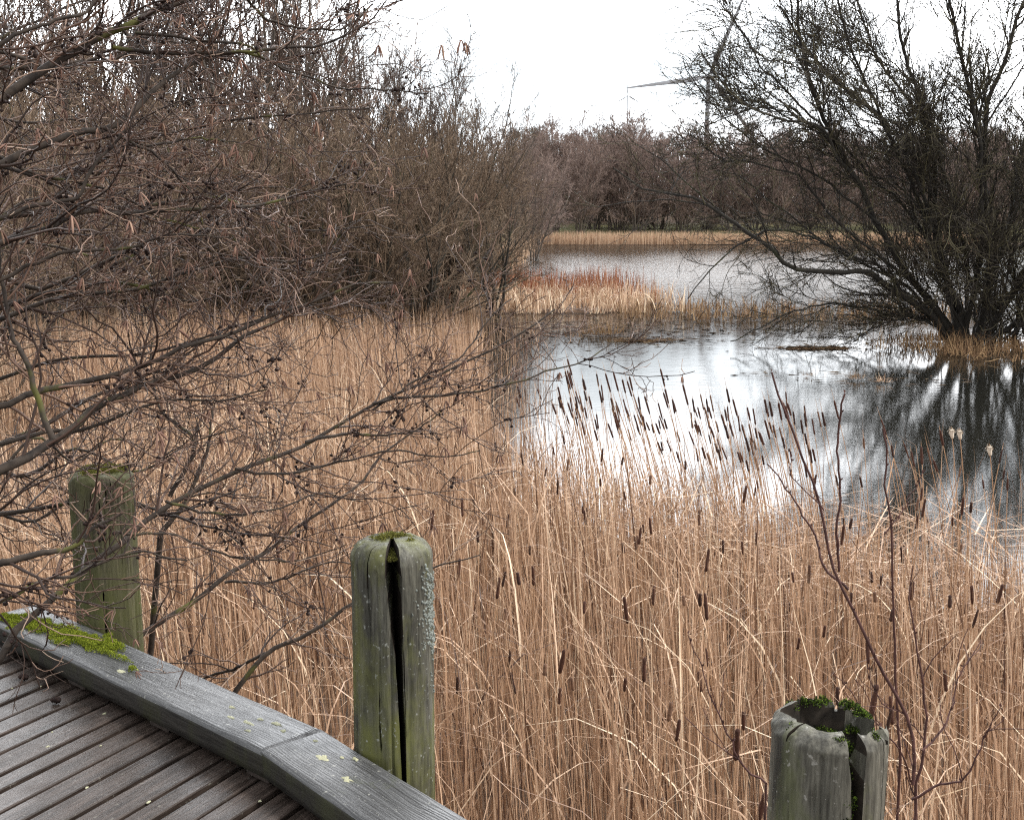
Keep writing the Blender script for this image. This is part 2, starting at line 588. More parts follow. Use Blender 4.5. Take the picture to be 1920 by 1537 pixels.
# left bed running back along the shore
x, y = scatter(18000, -9.5, 0, 14, 21.5)
keep = (x > -0.42 * y - 0.5) & (y < 20.3 + 4.5 * vnoise(x, y * 0 + 3, 1.6, 51) * vnoise(x, y * 0 + 9, 0.6, 52) + rng.normal(0, 0.5, len(x))) & ~pip(x, y, LAKE) & (U(0, 1, len(x)) < 0.5 + 0.6 * vnoise(x, y, 1.1, 4))
reed_patch(bed, x[keep], y[keep], 0.9, 1.5, 0.004, 0.009, 0.2, 0.44, 0.22, 0.1, PI, 0.1)
# single stems standing in the water by the left bed
x, y = scatter(520, -0.8, 0.7, 11, 30)
keep = pip(x, y, LAKE) & (U(0, 1, len(x)) < 0.75)
reed_patch(bed, x[keep], y[keep], 0.5, 1.3, 0.003, 0.006, 0.3, 0.3, 0.2, 0.12, None, 0.1, -0.05)
tag(bed.build("reed_bed", M["reed"]), "dense bed of dry tan reeds filling the ground between boardwalk and open water", "reeds", kind="stuff")

und = Acc()
x, y = scatter(15000, -13, -0.6, 19, 33)
keep = (x > -0.42 * y - 0.5) & ~pip(x, y, LAKE) & (U(0, 1, len(x)) < 0.35 + 0.7 * vnoise(x, y, 0.9, 61))
x, y = x[keep], y[keep]
reed_patch(und, x, y, 0.35, 1.1, 0.005, 0.011, 0.4, 0.33, 0.25, 0.35, None, 0.3, 0.0, 0.5 + 0.9 * vnoise(x, y, 1.2, 62))
tag(und.build("undergrowth", M["reed_dark"]), "brown tangle of dead sedge at the feet of the left shore bushes", "undergrowth", kind="stuff")
isl = Acc()
x, y = scatter(4200, -1.6, 5.4, 35.0, 40)
keep = (~pip(x, y, LAKE) | (vnoise(x, y, 0.5, 41) > 0.6)) & (U(0, 1, len(x)) < 1.5 * vnoise(x, y, 0.55, 42) - 0.1)
reed_patch(isl, x[keep], y[keep], 0.3, 1.0, 0.008, 0.018, 0.35, 0.66, 0.22, 0.22, None, 0.3)
tag(isl.build("island_reeds", M["reed"]), "pale straw reeds on the front edge of the low island in the lake", "reeds", kind="stuff")
isr = Acc()
x, y = scatter(5200, -2.5, 4.9, 39, 47)
keep = (~pip(x, y, LAKE) | (vnoise(x, y, 0.5, 43) > 0.62)) & (U(0, 1, len(x)) < 1.6 * vnoise(x, y, 0.8, 44) - 0.05)
reed_patch(isr, x[keep], y[keep], 0.5, 1.2, 0.006, 0.014, 0.1, 0.5, 0.25, 0.12, None, 0.08)
tag(isr.build("russet_sedge", M["reed_russet"]), "rusty red sedge growing on the back of the low island", "sedge", kind="stuff")
st = Acc()
x, y = scatter(4200, 3.2, 14, 32.8, 37.6)
keep = (U(0, 1, len(x)) < vnoise(x, y, 0.6, 6) ** 1.3 * (1 - 0.035 * (x - 3.2)))
reed_patch(st, x[keep], y[keep], 0.25, 0.75, 0.008, 0.016, 0.45, 0.5, 0.28, 0.3, None, 0.2, -0.05)
tag(st.build("drowned_reeds", M["reed_dark"]), "strip of dark broken reeds standing in the water between island and willow", "reeds", kind="stuff")
fr = Acc()
x, y = scatter(9000, 1.5, 45, 113.2, 117.5)
reed_patch(fr, x, y, 0.8, 1.4, 0.018, 0.035, 0.05, 0.55, 0.22, 0.08, None, 0.05)
x, y = scatter(4000, -5, 5, 60, 113)
keep = ~pip(x, y, LAKE) & pip(x + 2.5, y, LAKE)
reed_patch(fr, x[keep], y[keep], 1.0, 1.6, 0.018, 0.035, 0.05, 0.5, 0.22, 0.08, None, 0.05)
tag(fr.build("shore_reeds", M["reed_far"]), "pale tan band of reeds along the far shore of the lake", "reeds", kind="stuff")
ir = Acc()
x, y = scatter(12000, 7.4, 18, 22.2, 28)
near = ((x - 12.9) / 4.9) ** 2 + ((y - 26.2) / 3.5) ** 2 < 1
keep = near & (islet(x, y) | (vnoise(x, y, 0.35, 17) > 0.55)) & (U(0, 1, len(x)) < 1.9 * vnoise(x, y, 0.5, 18) - 0.12)
x, y = x[keep], y[keep]
reed_patch(ir, x, y, 0.25, 0.6, 0.005, 0.011, 0.4, 0.55, 0.3, 0.55, None, 0.4, -0.03, 0.3 + 1.0 * vnoise(x, y, 0.5, 19))
tag(ir.build("bank_sedge", M["reed_dark"]), "brown sedge fringing the low bank under the big willow", "sedge", kind="stuff")
fl = Acc()
xs, ys = [], []
for px, py, n, sx, sy in ((1000, 605, 260, 1.6, 1.6), (1130, 622, 320, 1.4, 1.5), (1280, 615, 300, 1.8, 2.0), (1430, 610, 260, 1.8, 2.0), (1560, 700, 40, 0.9, 0.45), (1640, 712, 50, 0.7, 0.4), (940, 640, 60, 0.5, 2.5)):
    d_ = 3 * F / (py - 400)
    xs.append(rng.normal((px - 960) / F * d_, sx, n))
    ys.append(rng.normal(d_, sy, n))
x, y = np.concatenate(xs), np.concatenate(ys)
n = len(x)
az = U(0, 2 * PI, n)
C = np.stack([x, y, U(0.006, 0.02, n)], -1)
fl.leaves(C, np.stack([np.cos(az), np.sin(az) * 0.6, rng.normal(0, 0.05, n)], -1), U(0.08, 0.4, n), U(0.004, 0.013, n), U(0, 1, n))
tag(fl.build("floating_litter", M["leaf_litter"], smooth=False), "scattered dead leaves and stalks floating on the water before the island", "litter", kind="stuff")


def tuft(px, py, n, rad, hlo, hhi, label, matname="reed_dark", lean=0.45, w=(0.006, 0.012)):
    d_ = 3 * F / (py - 400)
    c = ((px - 960) / F * d_, d_)
    acc = Acc()
    r = rad * np.sqrt(U(0, 1, n))
    a_ = U(0, 2 * PI, n)
    reed_patch(acc, r * np.cos(a_), r * np.sin(a_) * 0.7, hlo, hhi, w[0], w[1], 0.4, 0.55, 0.25, lean, None, 0.3, -0.03)
    o = acc.build("reed_tuft", M[matname])
    o.location = (c[0], c[1], 0)
    return tag(o, label, "reed tuft", "small reed tufts standing in open water")


tuft(1130, 626, 110, 0.55, 0.25, 0.6, "wide clump of straw reeds in the water before the island, beside the floating log")
tuft(1078, 632, 26, 0.3, 0.15, 0.4, "thin bent reed clump just left of the wide clump in front of the island")
tuft(1522, 706, 22, 0.13, 0.1, 0.26, "sparse little spiky tuft, leftmost of the three tufts in the open water", "reed_dark", 0.6, (0.003, 0.006))
tuft(1612, 712, 40, 0.15, 0.1, 0.32, "upright brown tuft between the two other tufts in the open water", "reed_dark", 0.4, (0.003, 0.007))
tuft(1660, 718, 40, 0.13, 0.15, 0.3, "curled straw tuft with bent over blades, nearest the willow bank", "reed", 0.5, (0.003, 0.007))

# log and debris
def log(px, py, length, r, label, name="floating_log", rz=0.03):
    d_ = 3 * F / (py - 400)
    K, S = 18, 10
    t = np.linspace(-0.5, 0.5, K)
    rr = r * (0.75 - 0.35 * np.abs(t * 2) ** 4 + 0.5 * vnoise(t * 9 + 50, t * 0 + px, 1.0, 31) - 0.3 * (t + 0.5) + rng.normal(0, 0.08, K))
    rr = np.maximum(rr, r * 0.15)
    rr[0] *= 0.3
    rr[-1] *= 0.3
    a_ = np.arange(S) * 2 * PI / S
    ring = np.stack([np.repeat(t[:, None] * length, S, 1), rr[:, None] * np.cos(a_)[None] + rng.normal(0, r * 0.12, (K, S)), rr[:, None] * np.sin(a_)[None] * 0.8 + rng.normal(0, r * 0.12, (K, S)) + r * 0.25], -1)
    V, Q = rings_mesh(ring)
    root = empty(name, ((px - 960) / F * d_, d_, 0), rz)
    link("log_body", make_mesh("log_body", V, Q, M["sallow_stem"]), root)
    acc = Acc()
    n = 150
    P0 = np.stack([rng.normal(0, 0.3, n) * length, rng.normal(0, r * 3, n), np.full(n, r * 0.2)], -1)
    D = rng.normal(size=(n, 3)) * np.array([0.22, 0.2, 0.05])
    D[:, 2] = np.abs(D[:, 2]) * 0.8
    P = np.stack([P0, P0 + D * 0.5, P0 + D], 1)
    acc.tubes(P, 0.006, 3)
    acc.build("broken_twigs", M["reed_dark"], root)
    tag(root, label, "log", None)
    return root


log(1205, 637, 1.0, 0.055, "dark waterlogged log floating in front of the island beside the straw clump")
log(1535, 651, 1.4, 0.05, "long dark raft of sunken branch lying under the willow's low limb", "floating_branch", -0.02)


# ------------------------------------------------------------------ cattails
def cattail_meshes(hh, lean, az, bend, headlen, headr, spike, kind="head"):
    fluff = kind == "fluff"
    K = 9
    s = np.linspace(0, 1, K)
    A = lean + bend * s ** 2
    dx = np.r_[0, np.cumsum(np.sin(A[:-1]) * hh / (K - 1))]
    dz = np.r_[0, np.cumsum(np.cos(A[:-1]) * hh / (K - 1))]
    P = np.stack([dx * math.cos(az), dx * math.sin(az), dz], -1)
    acc = Acc()
    acc.tubes(P[None], np.linspace(0.0042, 0.0026, K)[None], 5)
    d = P[-1] - P[-2]
    d /= np.linalg.norm(d)
    tip = np.stack([P[-1] + d * (headlen + spike * q) for q in (-0.05, 0.5, 1)], 0)
    acc.tubes(tip[None], np.array([[0.0022, 0.0016, 0.0006]]), 4)
    stem = acc.mesh("stem", M["stalk"])
    acc = Acc()
    t = np.array([0, 0.03, 0.09, 0.25, 0.5, 0.75, 0.92, 0.98, 1.0])
    r = headr * np.array([0.25, 0.7, 0.95, 1.0, 1.03, 0.98, 0.92, 0.6, 0.2]) * U(0.82, 1.15, 9)
    HP = np.stack([P[-1] + d * headlen * q for q in t], 0)
    acc.tubes(HP[None], r[None], 9)
    if fluff:
        n = 160
        c = P[-1] + d * headlen * U(0.6, 1.0, (n, 1)) + rng.normal(0, headr * 0.6, (n, 3))
        acc.leaves(c, rng.normal(size=(n, 3)), 0.012, 0.003, U(0, 1, n))
    head = acc.mesh("seed_head", M[kind])
    return stem, head


M["head_dark"] = bark_material("cattail_head_dark", (0.022, 0.011, 0.008), (0.055, 0.025, 0.018), scale=60)
M["head_faded"] = bark_material("cattail_head_faded", (0.08, 0.042, 0.026), (0.20, 0.115, 0.075), scale=45)
variants = []
HK = ["head", "head_dark", "head", "head_faded", "head", "head", "head_dark"]
for i in range(22):
    edge_kind = i >= 11
    variants.append(cattail_meshes(U(1.22, 1.42), U(0.02, 0.12) if not edge_kind else U(0.09, 0.24), U(0, 2 * PI) if not edge_kind else rng.normal(PI, 0.35), U(0.0, 0.16),
                                   U(0.07, 0.145) if not edge_kind else U(0.11, 0.19), U(0.0068, 0.0105) * (1.03 if edge_kind else 0.9), U(0.02, 0.13), HK[i % 7]))


def cattail(x, y, v, sc, label, group, rz=0.0, z=0.0):
    root = empty("cattail", (x, y, z), rz)
    root.scale = (1, 1, sc)
    link("stem", variants[v][0], root)
    link("seed_head", variants[v][1], root)
    tag(root, label, "cattail", group)


n_ct = 0
# at the water's edge, dark against the bright water
spots = []
while len(spots) < 175:
    q = random.random()
    px = random.uniform(1100, 1580) if q < 0.80 else (random.uniform(960, 1130) if q < 0.84 else random.uniform(1600, 1900))
    xx = 0
    yy = random.uniform(7.4, 12.2)
    xx = (px - 960) / F * yy
    if pip(np.array([xx + 0.28]), np.array([yy + 0.6]), LAKE)[0] and not pip(np.array([xx - 0.35]), np.array([yy - 0.75]), LAKE)[0]:
        if px > 1620 and random.random() < 0.55:
            continue
        spots.append((xx, yy, px))
for xx, yy, px in spots:
    if px < 1200:
        lab = "brown cattail at the water's edge in the thin stand beyond the split post"
    elif px < 1560:
        lab = "brown cattail over the white water in the thick stand left of the red sapling"
    else:
        lab = "brown cattail at the water's edge before the willow's dark reflection"
    cattail(xx, yy, random.randrange(11, 22), random.uniform(0.70, 1.04), lab, lab.replace("brown cattail", "cattails"), random.uniform(-0.3, 0.3), -0.02)
# among the reeds
cnt = 0
while cnt < 125:
    yy = 3.2 + (8.6 - 3.2) * random.random() ** 0.75
    px = random.uniform(835, 1930) if random.random() < 0.88 else random.uniform(230, 835)
    xx = (px - 960) / F * yy
    if pip(np.array([xx]), np.array([yy]), LAKE)[0] or not beyond_kerb(np.array([xx]), np.array([yy]), 0.4)[0]:
        continue
    if abs(xx - 0.53) < 0.2 and yy < 3.2:
        continue
    if px < 660:
        lab = "brown cattail in the reeds behind the alder twigs, left of the split post"
    elif px < 835:
        lab = "brown cattail in the reeds straight behind the split post"
    elif px < 1430:
        lab = "brown cattail amid dry reeds between the split post and the hollow post"
    else:
        lab = "brown cattail amid dry reeds around the red sapling and hollow post"
    cattail(xx, yy, random.randrange(0, 11), random.uniform(0.70, 0.98), lab, lab.replace("brown cattail", "cattails"), random.uniform(0, 6.28))
    cnt += 1
# fluffy ones
fs, fh = cattail_meshes(1.35, 0.12, PI, 0.05, 0.06, 0.012, 0.02, "fluff")
for px, py, yy, lab in ((1781, 790, 8.0, "cattail with a pale burst head beside the willow's reflection, left of the other fluffy one"),
                        (1796, 792, 8.1, "cattail with a pale burst head beside the willow's reflection, right of the other fluffy one"),
                        (1852, 822, 7.6, "lone fluffy cattail with pale tip against the darkest reflection in the water")):
    p = at(px, py + 20, yy)
    root = empty("cattail", (p[0] + 0.2, yy, 0))
    root.scale = (1, 1, p[2] / 1.38)
    link("stem", fs, root)
    link("seed_head", fh, root)
    tag(root, lab, "cattail", "fluffy cattails at the water's edge")


# ------------------------------------------------------------------ wood materials and the boardwalk
def wood_material(name, base_lo, base_hi, stretch, rough=0.5, algae=None, algae_at=0.5, lichen=None, lichen_at=0.66, specks=None, dark=None, wave=None, spec=0.4):
    m, nt, b = mat(name)
    tc = nt.nodes.new("ShaderNodeTexCoord")
    v = tc.outputs["Object"]
    g1 = noise_tex(nt, 6, 6, 0.65, v, stretch, 0.3)
    c = ramp(nt, g1, [(0.28, base_lo), (0.72, base_hi)])
    h = g1
    if wave:
        w = nt.nodes.new("ShaderNodeTexWave")
        w.wave_type = "BANDS"
        w.bands_direction = "Y"
        w.inputs["Scale"].default_value = wave
        w.inputs["Distortion"].default_value = 16.0
        w.inputs["Detail"].default_value = 2.5
        w.inputs["Detail Scale"].default_value = 0.6
        mp = nt.nodes.new("ShaderNodeMapping")
        mp.inputs["Scale"].default_value = (0.16, 1.0, 0.6)
        nt.links.new(v, mp.inputs[0])
        nt.links.new(mp.outputs[0], w.inputs[0])
        wl = ramp(nt, w.outputs["Fac"], [(0.0, (0.25, 0.25, 0.25)), (0.45, (1, 1, 1))])
        c = mix(nt, 0.45, c, wl, "MULTIPLY")
        h = w.outputs["Fac"]
    fine = noise_tex(nt, 26, 4, 0.7, v, stretch)
    c = mix(nt, 0.8, c, ramp(nt, fine, [(0.32, (0.22, 0.21, 0.2)), (0.62, (1.15, 1.15, 1.15))]), "MULTIPLY")
    if dark:
        d = noise_tex(nt, 2.2, 5, 0.65, v, dark)
        c = mix(nt, ramp(nt, d, [(0.50, (0, 0, 0)), (0.64, (0.9, 0.9, 0.9))]), c, (0.018, 0.017, 0.014))
    if algae:
        n2 = noise_tex(nt, 4.5, 5, 0.7, v, (1, 1, 0.45))
        f = ramp(nt, n2, [(algae_at, (0, 0, 0)), (algae_at + 0.16, (0.85, 0.85, 0.85))])
        c = mix(nt, f, c, algae)
    if specks:
        n4 = noise_tex(nt, 75, 3, 0.6, v)
        c = mix(nt, ramp(nt, n4, [(0.64, (0, 0, 0)), (0.70, (0.8, 0.8, 0.8))]), c, specks)
    if lichen:
        n3 = noise_tex(nt, 9, 5, 0.65, v)
        f = ramp(nt, n3, [(lichen_at, (0, 0, 0)), (lichen_at + 0.025, (1, 1, 1))])
        c = mix(nt, f, c, lichen)
    nt.links.new(c, b.inputs["Base Color"])
    r = ramp(nt, noise_tex(nt, 5, 3, 0.6, v), [(0.35, (rough - 0.12,) * 3), (0.65, (rough + 0.2,) * 3)])
    nt.links.new(r, b.inputs["Roughness"])
    b.inputs["Specular IOR Level"].default_value = spec
    bump(nt, b, mix(nt, 0.6, h, fine), 0.4 if wave else 0.7, 0.004)
    return m


M["deck"] = wood_material("wet_deck", (0.022, 0.016, 0.013), (0.088, 0.067, 0.057), (0.35, 5, 5), 0.30, algae=(0.09, 0.095, 0.055), algae_at=0.62, specks=(0.13, 0.12, 0.10), spec=0.28)
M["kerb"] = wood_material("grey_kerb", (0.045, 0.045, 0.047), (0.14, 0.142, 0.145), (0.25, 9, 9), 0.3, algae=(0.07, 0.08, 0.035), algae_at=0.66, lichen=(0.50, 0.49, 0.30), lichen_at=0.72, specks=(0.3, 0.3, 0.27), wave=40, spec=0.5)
M["kerb_side"] = wood_material("dark_kerb_side", (0.012, 0.011, 0.009), (0.045, 0.04, 0.034), (0.3, 5, 5), 0.5, algae=(0.04, 0.042, 0.018), algae_at=0.5, spec=0.3)
M["post"] = wood_material("mossy_post_wood", (0.035, 0.035, 0.028), (0.15, 0.145, 0.115), (6, 6, 0.5), 0.6, algae=(0.125, 0.13, 0.035), algae_at=0.46, specks=(0.30, 0.31, 0.28), dark=(3, 3, 0.8), spec=0.3)
M["post_green"] = wood_material("green_post_wood", (0.035, 0.034, 0.02), (0.17, 0.155, 0.10), (6, 6, 0.4), 0.7, algae=(0.085, 0.09, 0.032), algae_at=0.42, dark=(4, 4, 0.5), spec=0.2)
M["post_grey"] = wood_material("grey_post_wood", (0.055, 0.053, 0.043), (0.19, 0.18, 0.145), (6, 6, 0.6), 0.6, dark=(3.5, 3.5, 0.7), algae=(0.105, 0.115, 0.045), algae_at=0.47, specks=(0.28, 0.27, 0.24), spec=0.3)
M["lichen"] = bark_material("grey_lichen", (0.13, 0.145, 0.13), (0.29, 0.315, 0.29), scale=60)
M["dropping"] = bark_material("pale_lichen", (0.30, 0.30, 0.19), (0.48, 0.47, 0.33), scale=40)

DZ = 1.61
boardwalk = empty("boardwalk", (-0.8, 2.4, DZ))
tag(boardwalk, "wet grooved timber boardwalk with a mossy raised kerb along its outer edge", "boardwalk")
rootinv = Matrix.Translation((0.8, -2.4, -DZ))


def put(o, M4):
    """world matrix for a child of the boardwalk"""
    o.matrix_parent_inverse = Matrix.Identity(4)
    o.matrix_basis = rootinv @ M4


# deck: planks run away from the viewer; local x = along the plank, y = across
ang = math.atan2(0.884, 0.468)
DM = Matrix.Translation((-1.216, 3.299, DZ)) @ Matrix.Rotation(ang, 4, "Z")
bm = bmesh.new()
lines = []
for per in range(-9, 9):
    for off, wd in ((0, 0.018), (0.094, 0.016), (0.195, 0.012), (0.266, 0.018), (0.352, 0.008)):
        lines.append((-(per * 0.432 + off), wd))
lines.sort()
kdir = Vector((0.754, -0.657, 0))
DMi = DM.inverted()


def kerb_end(v):
    """local x where a plank at local y = v meets the kerb"""
    best = 0
    k = [Vector((a_[0], a_[1], DZ)) for a_ in KF]
    for p, q in zip(k[:-1], k[1:]):
        a_, c_ = DMi @ p, DMi @ q
        if min(a_.y, c_.y) <= v <= max(a_.y, c_.y):
            f_ = (v - a_.y) / (c_.y - a_.y)
            return a_.x + f_ * (c_.x - a_.x) - 0.05
    return best


for (v0, w0), (v1, w1) in zip(lines[:-1], lines[1:]):
    a_, c_ = v0 + w0 / 2, v1 - w1 / 2
    if c_ - a_ < 0.005:
        continue
    xe = kerb_end((a_ + c_) / 2)
    dzz = random.uniform(-0.002, 0.002)
    e = 0.003
    prof = [(a_, -0.03), (a_, -e), (a_ + e, 0), (c_ - e, 0), (c_, -e), (c_, -0.03)]
    r0 = [bm.verts.new((xe - 2.9, p_[0], p_[1] + dzz)) for p_ in prof]
    r1 = [bm.verts.new((xe, p_[0], p_[1] + dzz)) for p_ in prof]
    for q in range(5):
        bm.faces.new((r0[q], r1[q], r1[q + 1], r0[q + 1]))
    bm.faces.new(r1)
    bm.faces.new(r0[::-1])
# solid underside below the grooves
for (u0, u1, v0, v1) in ((-3.6, 0.9, -4.2, 4.2),):
    pass
me = bpy.data.meshes.new("deck_planks")
bm.normal_update()
bm.to_mesh(me)
bm.free()
me.materials.append(M["deck"])
o = link("deck_planks", me, boardwalk)
put(o, DM)


def kerb_piece(p0, p1, width, z0, z1, seed, name="kerb_board"):
    p0, p1 = Vector((*p0, 0)), Vector((*p1, 0))
    L = (p1 - p0).length
    a_ = math.atan2(p1.y - p0.y, p1.x - p0.x)
    # local x along, y from outer edge (0) to inner edge (-width)
    r = 0.018
    sec = []
    for cx, cy, s0 in ((-width + r, z1 - r, PI), (-0.008, z1 - 0.008, PI / 2)):
        rad = r if cx < -0.05 else 0.008
        for q in range(5):
            t_ = s0 - q * PI / 8
            sec.append((cx + rad * math.cos(t_), cy + rad * math.sin(t_)))
        if cx < -0.05:
            for q in np.linspace(cx, -0.008, 10)[1:-1]:
                sec.append((q, z1))
    sec += [(0, z0), (-width / 2, z0), (-width, z0)]
    for q in np.linspace(z0, z1 - r, 4)[1:-1]:
        sec.append((-width, q))
    n = max(8, int(L / 0.02))
    ring = np.zeros((n + 1, len(sec), 3))
    for i in range(n + 1):
        for j, (yy, zz) in enumerate(sec):
            xx = L * i / n
            d_ = mnoise.noise(Vector((xx * 3 + seed, yy * 14, zz * 14))) * 0.0016 + mnoise.noise(Vector((xx * 1.2, yy * 3, seed))) * 0.0016
            ring[i, j] = (xx, yy + d_ * 0.6, zz + d_)
    V, Q = rings_mesh(ring)
    me = make_mesh(name, V, Q, M["kerb"])
    bmm = bmesh.new()
    bmm.from_mesh(me)
    bmm.verts.ensure_lookup_table()
    S = len(sec)
    for ring_i in (range(S), range(n * S, n * S + S)):
        bmm.faces.new([bmm.verts[q] for q in ring_i])
    bmesh.ops.recalc_face_normals(bmm, faces=bmm.faces)
    bmm.to_mesh(me)
    bmm.free()
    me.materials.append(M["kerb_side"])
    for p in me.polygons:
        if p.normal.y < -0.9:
            p.material_index = 1  # upright inner face takes the darker wood
    o = link(name, me, boardwalk)
    put(o, Matrix.Translation((p0.x, p0.y, DZ)) @ Matrix.Rotation(a_, 4, "Z"))
    return o


kb1 = kerb_piece((-1.60, 3.7916), (-0.489, 2.823), 0.178, 0.024, 0.092, 3.1)
kb2 = kerb_piece((-0.486, 2.820), (0.40, 1.798), 0.178, 0.024, 0.094, 8.7)
kb3 = kerb_piece((0.404, 1.795), (1.6, 0.42), 0.178, 0.024, 0.092, 12.3)
# spacer blocks under the kerb
for t_ in np.arange(1.96, 3.3, 0.44):
    p = Vector((-3.0, 5.012, 0)) + kdir * t_
    bm = bmesh.new()
    bmesh.ops.create_cube(bm, size=1)
    bmesh.ops.scale(bm, vec=(0.09, 0.15, 0.026), verts=bm.verts)
    bmesh.ops.bevel(bm, geom=bm.edges, offset=0.003, segments=1, affect="EDGES")
    me = bpy.data.meshes.new("spacer_block")
    bm.to_mesh(me)
    bm.free()
    me.materials.append(M["deck"])
    o = link("spacer_block", me, boardwalk)
    nrm = Vector((-0.657, -0.754, 0))
    put(o, Matrix.Translation((p.x + nrm.x * 0.09, p.y + nrm.y * 0.09, DZ + 0.013)) @ Matrix.Rotation(math.atan2(kdir.y, kdir.x), 4, "Z"))
# bearers and edge joist
for dd in (0.10, 1.3, 2.5):
    bm = bmesh.new()
    bmesh.ops.create_cube(bm, size=1)
    bmesh.ops.scale(bm, vec=(5.6, 0.075, 0.17), verts=bm.verts)
    bmesh.ops.bevel(bm, geom=bm.edges, offset=0.004, segments=1, affect="EDGES")
    me = bpy.data.meshes.new("bearer")
    bm.to_mesh(me)
    bm.free()
    me.materials.append(M["deck"])
    o = link("bearer", me, boardwalk)
    c_ = Vector((-0.75, 3.05, 0)) + Vector((-0.657, -0.754, 0)) * dd
    put(o, Matrix.Translation((c_.x, c_.y, DZ - 0.117)) @ Matrix.Rotation(math.atan2(-0.68, 0.733), 4, "Z"))


def moss_clumps(name, parent, centers, mat_, hgt=0.012, leaf=0.008, per=260, M4=None):
    """cushions of tiny leaves; centers = list of (x, y, z, rx, ry)"""
    acc = Acc()
    for (cx, cy, cz, rx, ry) in centers:
        n = int(3.2 * per * max(0.3, (rx * ry) / 0.0009))
        leaf_ = leaf * 0.55
        r = np.sqrt(U(0, 1, n))
        a_ = U(0, 2 * PI, n)
        wob = 1 + 0.35 * np.sin(a_ * 3 + cx * 50) * r
        x_, y_ = r * np.cos(a_) * wob, r * np.sin(a_) * wob
        dome = np.sqrt(np.clip(1 - r ** 2, 0, 1)) * hgt * (0.6 + 0.8 * vnoise(x_ * rx * 100, y_ * ry * 100, 1.0, 8))
        C = np.stack([cx + x_ * rx, cy + y_ * ry, cz + dome * U(0.3, 1, n)], -1)
        D = np.stack([x_ * 0.6, y_ * 0.6, np.full(n, 0.8)], -1) + rng.normal(0, 0.5, (n, 3))
        acc.leaves(C, D, U(0.5, 1.2, n) * leaf_, leaf_ * 0.3, np.clip(rng.normal(0.55, 0.28, n), 0, 1))
    o = acc.build(name, mat_, parent, smooth=False)
    if M4 is not None:
        put(o, M4)
    return o


# moss on kerb (positions measured along kerb 1: local x from its far left end)
K1 = Matrix.Translation((-3.0, 5.012, DZ)) @ Matrix.Rotation(math.atan2(-2.189, 2.511), 4, "Z")
cl = []
for q in range(85):
    u_ = U(1.90, 2.44)
    wv = -0.135 + 0.07 * (u_ - 1.9) / 0.5 + rng.normal(0, 0.022)
    cl.append((u_, wv, 0.093, U(0.015, 0.035), U(0.010, 0.02)))
for u_, wv, rx, ry in ((2.30, -0.055, 0.03, 0.010), (2.35, -0.05, 0.025, 0.008), (2.47, -0.085, 0.035, 0.010), (2.53, -0.08, 0.035, 0.008), (2.28, -0.13, 0.02, 0.01), (2.62, -0.105, 0.014, 0.009)):
    cl.append((u_, wv, 0.093, rx, ry))
moss_clumps("moss", boardwalk, cl, M["moss"], 0.013, 0.009, 300, K1)


# lichen / dropping flakes on kerb and deck, thin irregular discs
def flakes(name, parent, spots_, mat_, M4, z):
    acc = Acc()
    for (cx, cy, rx, ry) in spots_:
        n = 14
        a_ = np.arange(n) * 2 * PI / n
        r = 1 + 0.3 * rng.normal(size=n)
        o_ = np.stack([cx + rx * r * np.cos(a_), cy + ry * r * np.sin(a_), np.full(n, z)], -1)
        i_ = np.stack([cx + 0.7 * rx * r * np.cos(a_), cy + 0.7 * ry * r * np.sin(a_), np.full(n, z + 0.0022)], -1)
        c_ = np.stack([np.full(n, cx) + 0.05 * rx * np.cos(a_), np.full(n, cy) + 0.05 * ry * np.sin(a_), np.full(n, z + 0.0026)], -1)
        V, Q = rings_mesh(np.stack([o_, i_, c_], 0))
        acc.add(V, Q, np.full(len(V), U(0, 1)))
    o = acc.build(name, mat_, parent)
    if M4 is not None:
        put(o, M4)
    return o


K2 = Matrix.Translation((-0.486, 2.820, DZ)) @ Matrix.Rotation(math.atan2(-1.022, 0.886), 4, "Z")
flakes("lichen", boardwalk, [(2.38, -0.10, 0.022, 0.010), (2.60, -0.13, 0.016, 0.008), (3.05, -0.07, 0.012, 0.005), (3.1, -0.11, 0.016, 0.006), (3.17, -0.065, 0.012, 0.005), (3.16, -0.10, 0.018, 0.006), (3.22, -0.055, 0.018, 0.008), (3.20, -0.13, 0.01, 0.005), (3.27, -0.07, 0.008, 0.006)], M["dropping"], K1, 0.0915)
flakes("lichen", boardwalk, [(0.14, -0.085, 0.018, 0.010), (0.05, -0.05, 0.008, 0.005), (0.27, -0.10, 0.016, 0.008), (0.17, -0.05, 0.006, 0.004), (0.2, -0.03, 0.012, 0.006)], M["dropping"], K2, 0.0935)
sp = []
for q in range(26):
    u_ = U(-0.75, -0.02)
    w_ = U(-1.3, 0.25)
    s_ = U(0.002, 0.005) if U(0, 1) < 0.85 else U(0.006, 0.011)
    sp.append((u_, w_, s_ * 1.6, s_))
flakes("lichen", boardwalk, sp, M["dropping"], DM, 0.0006)


# ------------------------------------------------------------------ posts
RP = 0.1005


